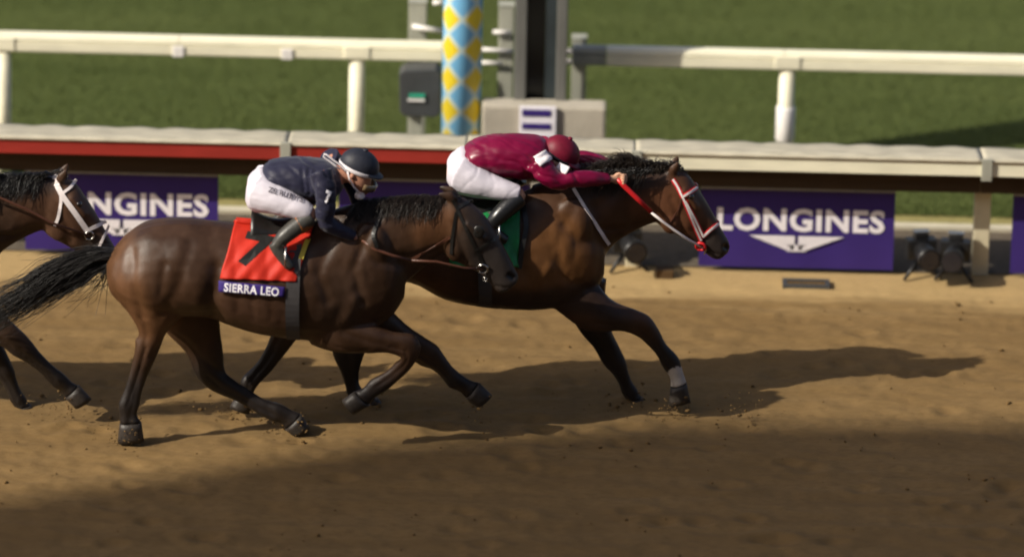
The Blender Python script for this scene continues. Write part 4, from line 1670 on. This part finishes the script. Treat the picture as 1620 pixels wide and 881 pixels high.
def make_hand(mb, c, fwd, down, s=1.0):
    """a fist closed on the reins: palm, four bent fingers and a thumb"""
    f = fwd.normalized()
    d = (down - f * down.dot(f)).normalized()
    l = f.cross(d)
    rot = Matrix((f, l, d)).transposed()
    mb.ball(c, .040 * s, .017 * s, .036 * s, 14, 10, rot)
    for k in range(4):
        o = c + f * (.026 * s) + l * 0 + d * ((-.028 + .019 * k) * s)
        L = (.030, .034, .031, .025)[k] * s
        pts = [o, o + f * L * .75 - l * .006 * s, o + f * L * .85 - l * .026 * s, o + f * L * .1 - l * .034 * s, o - f * L * .3 - l * .026 * s]
        mb.tube(pts, [.0095 * s, .0095 * s, .009 * s, .0085 * s, .007 * s], 8)
    o = c - d * .026 * s - f * .01 * s
    mb.tube([o, o - d * .010 * s + f * .015 * s - l * .014 * s, o + f * .038 * s - l * .024 * s], [.012 * s, .011 * s, .008 * s], 8)


def make_rider(sp, Yf, label, dx=0.0, dy=0.0):
    q = sp['hip']
    base = U(q[0] + dx, q[1] + dy, Yf(q[0] + dx))
    root = empty('person', (base.x, base.y, base.z - .2), label, 'person', 'jockeys riding the racehorses')
    S = lambda st: shift(st, dx, dy)

    def pts_of(lst, s):
        """joints given for the near side as (px, py, lateral, radius); s=+1 far side"""
        out = []
        for px, py, yo, r in lst:
            p_ = U(px + dx, py + dy, Yf(px + dx) - yo)
            out.append(Vector((p_.x, Yf(None, p_.x) + s * yo, p_.z)))
        return out

    torso = S(sp['torso'])
    seat = S(sp['seat'])
    body, jacket, breech = MB(), MB(), MB()
    shrink = lambda st, k: [((a[0] * (1 - k) + c[0] * k, a[1] * (1 - k) + c[1] * k), (c[0] * (1 - k) + a[0] * k, c[1] * (1 - k) + a[1] * k), w * .74) for a, c, w in st]
    jacket.rings(loft_rings(torso, Yf, n=24, sub=4))
    body.rings(loft_rings(shrink(torso, .16), Yf, n=20, sub=3))
    breech.rings(loft_rings(seat, Yf, n=24, sub=4))
    body.rings(loft_rings(shrink(seat, .16), Yf, n=20, sub=3))
    for s in (-1, 1):
        arm = sp['arm'] if s < 0 else sp.get('arm_far', sp['arm'])
        ap = pts_of(arm, s)
        ar = [a[3] for a in arm]
        limb(jacket, ap, ar, 16)
        limb(body, ap + [ap[-1] + (ap[-1] - ap[-2]).normalized() * .05], [r * .55 for r in ar[:-1]] + [.024, .022], 12)
        fw = (ap[-1] - ap[-2]).normalized()
        hp = ap[-1] + fw * .055
        make_hand(body, hp, fw, Vector((0, s * .2, -1)))
        th = pts_of(sp['thigh'], s)
        limb(breech, th, [t[3] for t in sp['thigh']], 18)
        sh = pts_of(sp['shin'], s)
        limb(body, th[:-1] + [(th[-1] + sh[0]) / 2] + sh[1:], [t[3] * .7 for t in sp['thigh']] + [t[3] * .6 for t in sp['shin'][1:]], 12)
        b = MB()
        limb(b, sh, [t[3] for t in sp['shin']], 16)
        ft = pts_of(sp['foot'], s)
        limb(b, ft, [t[3] for t in sp['foot']], 14)
        bm_ = remesh(b, .008, 5, 'boot')
        bo = link('boot', bm_, sp['boot_mat'], root)
        if sp.get('cuff'):
            b = MB()
            cp = pts_of(sp['cuff'], s)
            b.tube(catmull_pts(cp), catmull_rad([t[3] for t in sp['cuff']], len(cp), 0), 16)
            b.build('cuff', 'boot_cuff', bo, smooth=True)
        # stirrup iron
        b = MB()
        tp = ft[len(ft) // 2]
        pts = [tp + Vector((0.0, y, z)) for y, z in ((-.055, -.03), (.055, -.03), (.055, .03), (.02, .09), (-.02, .09), (-.055, .03), (-.055, -.03))]
        b.tube(pts, .006, 6)
        b.build('stirrup_iron', 'metal', bo, smooth=True)
    # head and neck
    hd = S(sp['head'])
    body.rings(loft_rings(hd, Yf, n=20, sub=4))
    npts = [U(x + dx, y + dy, Yf(x + dx)) for x, y in sp['neck']]
    body.tube(npts, [.062, .055, .052], 14)
    for (x, y, yo, r) in sp['face']:
        for s in ((-1, 1) if yo else (1,)):
            c = U(x + dx, y + dy, Yf(x + dx) - yo)
            body.ball((c.x, Yf(None, c.x) + s * yo, c.z), r, r * .9, r, 10, 8)
    me = remesh(body, .0062, 4, 'body')
    co = coords(me)
    col = np.zeros((len(co), 3)) + np.array(sp['skin'])
    P2 = co[:, [0, 2]]
    mo = [(lambda q_: (q_.x, q_.z))(U(x + dx, y + dy, Yf(x + dx) - .03)) for x, y in sp['mouth']]
    w = np.exp(-(seg_dist(P2, mo) / .008) ** 2)
    col = col * (1 - w[:, None] * .55)
    col *= (1 + .25 * value_noise(co, 40, 3))[:, None]
    set_color(me, col)
    link('body', me, 'skin', root)
    # clothes
    jm = remesh(jacket, .0085, 6, 'silks')
    co, no = coords(jm), normals(jm)
    fold = np.zeros(len(co))
    for pts, wd, dp in sp['folds']:
        pp = [(lambda q_: (q_.x, q_.z))(U(x + dx, y + dy, Yf(x + dx) - .15)) for x, y in pts]
        fold += dp * np.exp(-(seg_dist(co[:, [0, 2]], pp) * 250 / wd) ** 2)
    fold += .014 * value_noise(co * np.array([1.0, 1.0, 2.2]), 9, 5) + .008 * value_noise(co * np.array([1, 1, 2.0]), 24, 6)
    ph = (co[:, 0] * 38 + co[:, 2] * 62) + 9 * value_noise(co, 7, 15) + co[:, 1] * 12
    fold *= sp.get('crease', 1.0)
    fold += -.0075 * sp.get('crease', 1.0) * np.clip(np.sin(ph), 0, 1) ** 4 * (.4 + 1.2 * (value_noise(co, 6, 25) + .5))
    set_coords(jm, co + no * fold[:, None])
    silks = link('silks', jm, sp['silk'], root)
    bmh = remesh(breech, .0085, 6, 'breeches')
    co, no = coords(bmh), normals(bmh)
    fold = .006 * value_noise(co * np.array([1.0, 1.0, 1.6]), 11, 7) + .003 * value_noise(co, 26, 8)
    ph = (co[:, 0] * 40 - co[:, 2] * 26) + 14 * value_noise(co, 6, 16)
    fold += -.0022 * np.clip(np.sin(ph), 0, 1) ** 4 * (.2 + 1.4 * (value_noise(co, 6, 26) + .5))
    set_coords(bmh, co + no * fold[:, None])
    breeches = link('breeches', bmh, 'breeches_white', root)
    # helmet
    hx, hy, hr, ang = sp['helmet']
    c = U(hx + dx, hy + dy, Yf(hx + dx))
    b = MB()
    rot = Matrix.Rotation(ang, 3, 'Y')
    rx, ry, rz = hr
    rings_ = []
    for i in range(1, 13):
        th = (math.pi * .60) * i / 12
        rings_.append([c + rot @ Vector((rx * math.sin(th) * math.cos(ph) * (1.06 if math.cos(ph) > 0 else 1.0), ry * math.sin(th) * math.sin(ph), rz * math.cos(th))) for ph in [2 * math.pi * k / 28 for k in range(28)]])
    b.rings(rings_)
    hel = b.build('helmet', sp['helmet_mat'], root, smooth=True)
    # peak
    b = MB()
    up_, lo_ = [], []
    V, Fc = [], []
    for k in range(13):
        ph = -1.0 + 2.0 * k / 12
        for j, (ext, dz) in enumerate(((.98, 0), (1.32, -.012))):
            e_ = ext if j == 0 else .98 + (ext - .98) * math.cos(ph * 1.15)
            z = rz * math.cos(math.pi * .53) + dz
            v = Vector((rx * e_ * 1.05 * math.cos(ph), ry * e_ * math.sin(ph), z))
            V.append(c + rot @ v)
            V.append(c + rot @ (v + Vector((0, 0, .007))))
    for k in range(12):
        a = k * 4
        Fc += [(a, a + 4, a + 6, a + 2), (a + 1, a + 3, a + 7, a + 5), (a + 2, a + 6, a + 7, a + 3), (a, a + 1, a + 5, a + 4)]
    b.add(V, Fc)
    b.build('peak', sp['peak_mat'], hel)
    b = MB()
    rb = []
    for th in (.535, .57, .60, .615):
        t_ = math.pi * th
        rb.append([c + rot @ Vector((rx * 1.025 * math.sin(t_) * math.cos(ph) * (1.06 if math.cos(ph) > 0 else 1.0), ry * 1.025 * math.sin(t_) * math.sin(ph), rz * math.cos(t_))) for ph in [2 * math.pi * k / 28 for k in range(28)]])
    b.rings(rb)
    b.build('rim_band', sp['rim_mat'], hel, smooth=True)
    b = MB()
    b.ball(c + rot @ Vector((0, 0, rz * 1.0)), .018, .018, .012, 12, 8)
    b.build('button', sp['helmet_mat'], hel, smooth=True)
    # goggles
    b = MB()
    gx = [U(x + dx, y + dy, Yf(x + dx)) for x, y in sp['goggles']]
    ctr, nxt = gx
    ax = (nxt - ctr)
    rr = []
    for k in range(15):
        a = -1.25 + 2.5 * k / 14
        off = rot @ Vector((rx * .92 * math.cos(a), ry * .92 * math.sin(a), 0))
        p0 = ctr + off
        rr.append([p0, p0 + rot @ Vector((.010 * math.cos(a), .010 * math.sin(a), 0)), p0 + rot @ Vector((.010 * math.cos(a), .010 * math.sin(a), -.042)), p0 + rot @ Vector((0, 0, -.042))])
    b.rings(rr)
    b.build('goggles', sp['goggle_mat'], root, smooth=True)
    return root, bvh_of(jm), bvh_of(bmh), silks, breeches


RB = dict(
    hip=(405, 300),
    torso=[((412, 268), (432, 300), .125), ((424, 253), (447, 304), .150), ((450, 248), (466, 310), .165), ((482, 247), (485, 316), .175), ((508, 250), (508, 320), .180), ((526, 256), (532, 312), .150), ((536, 264), (545, 298), .09)],
    seat=[((392, 280), (388, 318), .10), ((400, 270), (396, 331), .145), ((413, 263), (416, 336), .160), ((424, 270), (434, 334), .150), ((436, 288), (448, 325), .12)],
    thigh=[(410, 305, .08, .125), (432, 314, .13, .105), (458, 324, .17, .082), (480, 333, .20, .067), (492, 338, .205, .055)],
    shin=[(493, 342, .205, .058), (470, 358, .23, .056), (450, 374, .255, .050), (438, 388, .26, .040)],
    foot=[(432, 384, .26, .036), (440, 396, .262, .040), (452, 412, .268, .038), (461, 424, .272, .030)],
    cuff=[(486, 347, .206, .060), (478, 353, .215, .061), (471, 357, .226, .060)],
    arm=[(506, 272, .165, .078), (513, 295, .20, .074), (515, 322, .215, .066), (514, 348, .21, .058), (528, 360, .19, .050), (548, 369, .165, .042), (560, 374, .15, .034)],
    arm_far=[(516, 272, .15, .074), (528, 292, .18, .070), (545, 312, .19, .060), (556, 330, .19, .052), (562, 348, .17, .045), (566, 362, .14, .038), (569, 370, .12, .032)],
    head=[((540, 256), (552, 250), .03), ((543, 270), (578, 246), .074), ((549, 284), (588, 266), .082), ((557, 294), (589, 280), .075), ((565, 302), (586, 292), .055), ((571, 307), (582, 300), .03)],
    neck=[(528, 276), (542, 276), (556, 276)],
    face=[(583, 291, 0, .019), (580, 303, 0, .017), (573, 308, 0, .020), (557, 279, .078, .020)],
    mouth=[(576, 304), (584, 300)],
    skin=(.42, .20, .13),
    helmet=(568, 261, (.124, .102, .104), RAD(22)), goggles=((569, 281), (580, 284)),
    crease=0.6, silk='silk_navy', boot_mat='boot_grey', helmet_mat='helmet_navy', peak_mat='helmet_navy', rim_mat='white_cloth', goggle_mat='goggle_amber',
    folds=[([(478, 272), (482, 300)], 3, -.012), ([(488, 272), (490, 305)], 3, -.012), ([(497, 276), (498, 312)], 3, -.010), ([(508, 330), (522, 336)], 3, -.008), ([(506, 340), (522, 346)], 3, -.008), ([(430, 262), (460, 290)], 5, -.006)],
)
riderB, bvhJB, bvhPB, silksB, breeB = make_rider(RB, YB, 'jockey in navy silks and white breeches on the nearest horse')
print_px('arm_number', '7', [(512, 320), (521, 324), (516, 300)], bvhJB, .006, 'white_print', silksB, bold=.06)
print_px('lettering', "ZE RUBY'S", [(423, 305), (478, 322), (425, 296)], bvhPB, .010, 'ink_grey', breeB, bold=.03)
b = MB()
b.tube([U(x, y, YB(0) - .075) for x, y in ((553, 276), (545, 268), (537, 260), (528, 254), (518, 246), (513, 244), (512, 248), (520, 254), (530, 262), (538, 268))], .006, 6)
b.build('goggle_strap', 'white_cloth', riderB, smooth=True)
b = MB()
b.tube([U(x, y, YB(0) - .084) for x, y in ((550, 272), (553, 284), (560, 296), (569, 306))], .006, 6)
b.ball(U(569, 309, YB(0) - .03), .032, .045, .028)
b.build('chin_cup', 'white_cloth', riderB, smooth=True)

RA = dict(
    hip=(735, 272),
    torso=[((728, 236), (750, 268), .125), ((742, 222), (764, 274), .150), ((770, 212), (786, 280), .168), ((800, 209), (808, 284), .178), ((830, 210), (834, 286), .182), ((856, 216), (858, 282), .155), ((872, 228), (872, 270), .095)],
    seat=[((708, 252), (706, 284), .10), ((716, 240), (716, 301), .145), ((731, 230), (735, 308), .162), ((744, 236), (755, 305), .150), ((757, 256), (768, 296), .12)],
    thigh=[(728, 276, .08, .128), (752, 287, .13, .105), (780, 296, .17, .080), (806, 303, .20, .064), (822, 306, .205, .054)],
    shin=[(824, 312, .205, .060), (806, 326, .23, .062), (789, 342, .255, .056), (777, 356, .26, .044)],
    foot=[(768, 356, .26, .038), (777, 366, .262, .042), (790, 374, .268, .040), (802, 381, .272, .030)],
    arm=[(852, 256, .165, .080), (866, 276, .20, .074), (884, 286, .205, .062), (906, 284, .20, .058), (930, 283, .18, .055), (952, 283, .155, .046), (964, 283, .14, .036)],
    head=[((862, 232), (880, 222), .03), ((864, 250), (900, 226), .074), ((868, 264), (908, 244), .082), ((874, 273), (907, 258), .075), ((880, 280), (902, 270), .055), ((886, 284), (896, 279), .03)],
    neck=[(846, 254), (860, 256), (876, 256)],
    face=[(900, 270, 0, .019), (896, 280, 0, .016), (888, 285, 0, .018), (878, 258, .078, .020)],
    mouth=[(892, 283), (899, 279)],
    skin=(.55, .31, .20),
    helmet=(887, 241, (.122, .102, .108), RAD(32)), goggles=((886, 258), (898, 262)),
    crease=0.65, silk='silk_maroon', boot_mat='boot_black', helmet_mat='helmet_maroon', peak_mat='helmet_maroon', rim_mat='goggle', goggle_mat='goggle',
    folds=[([(775, 232), (840, 226)], 5, -.005), ([(790, 250), (845, 246)], 4, -.006), ([(850, 262), (838, 276)], 4, -.008), ([(900, 294), (960, 292)], 3, -.006), ([(765, 240), (775, 268)], 5, -.005)],
)
riderA, bvhJA, bvhPA, silksA, breeA = make_rider(RA, YA, 'jockey in shiny maroon silks with maroon cap on the leading horse')
# white collar tabs of the maroon silks
for q in ([(843, 249), (861, 238), (872, 252), (855, 264)], [(874, 272), (886, 258), (902, 265), (893, 281)]):
    b = MB()
    c4 = [np.array(p, float) for p in q]
    rings_ = []
    n = 6
    Vn = []
    for j in range(n + 1):
        for i in range(n + 1):
            u, v = i / n, j / n
            p = (c4[0] * (1 - u) + c4[1] * u) * (1 - v) + (c4[3] * (1 - u) + c4[2] * u) * v
            Yt = YA(p[0]) - (.175 if q[0][0] < 870 else .155)
            w_, nn = hit_px(bvhJA, p[0], p[1], .010, Yt)
            Vn.append(w_ if q[0][0] < 870 else U(p[0], p[1], YA(p[0]) - .17 - .05 * v - .012 * math.sin(math.pi * u)))
    Fn = [(j * (n + 1) + i, j * (n + 1) + i + 1, (j + 1) * (n + 1) + i + 1, (j + 1) * (n + 1) + i) for j in range(n) for i in range(n)]
    me = mesh_of(Vn, Fn)
    o = link('white_tab', me, 'white_cloth', silksA)
    md = o.modifiers.new('s', 'SOLIDIFY')
    md.thickness = .006
RCs = dict(RA)
RCs['arm'] = [(852, 256, .165, .080), (858, 278, .20, .074), (866, 300, .205, .062), (880, 306, .20, .056), (900, 306, .18, .050), (916, 306, .155, .042), (926, 306, .14, .036)]
RCs.update(silk='silk_blue', helmet_mat='helmet_navy', peak_mat='helmet_navy', skin=(.45, .24, .16))
riderC, *_ = make_rider(RCs, YC, 'jockey in blue silks on the trailing horse beyond the left edge', DXC, DYC)


# ------------------------------------------------------------------ loose dirt
def clods():
    rg = np.random.default_rng(17)
    ico = bmesh.new()
    bmesh.ops.create_icosphere(ico, subdivisions=1, radius=1.0)
    base = np.array([v.co[:] for v in ico.verts])
    fc = [tuple(v.index for v in f.verts) for f in ico.faces]
    ico.free()
    V, Fc = [], []

    def put(c, s):
        n0 = len(V)
        k = base * (1 + rg.normal(0, .22, (len(base), 1))) * s * np.array([1.3, 1.0, .7])
        a = rg.uniform(0, 6.28)
        ca, sa = math.cos(a), math.sin(a)
        k = np.stack([k[:, 0] * ca - k[:, 1] * sa, k[:, 0] * sa + k[:, 1] * ca, k[:, 2]], 1)
        V.extend((k + np.array(c)).tolist())
        Fc.extend([tuple(i + n0 for i in f) for f in fc])
    for _ in range(420):
        s = float(np.clip(rg.lognormal(-5.2, .5), .003, .014))
        put((rg.uniform(-4, 4.4), rg.uniform(-2.4, 3.0), s * .2), s)
    # dirt thrown up behind the hooves
    for px, py, Y, m_ in ((205, 680, -.13, 46), (470, 668, .13, 34), (1075, 645, .6, 50), (1005, 640, .8, 30), (385, 640, .4, 30), (590, 640, .7, 30), (760, 625, .1, 26), (100, 630, .25, 26), (1190, 645, .55, 24)):
        c = U(px, py, Y)
        for _ in range(m_ * 2):
            s = float(np.clip(rg.lognormal(-5.4, .5), .0025, .015))
            put((c.x - abs(rg.normal(0, .15)) + .07, c.y + rg.normal(0, .09), max(.004, c.z * rg.random() + abs(rg.normal(0, .05)) - .02)), s)
    return link('loose_dirt', mesh_of(V, Fc), 'clod', None, smooth=True)


tag(clods(), 'loose dirt clods scattered and kicked up around the hooves', 'dirt', kind='stuff')
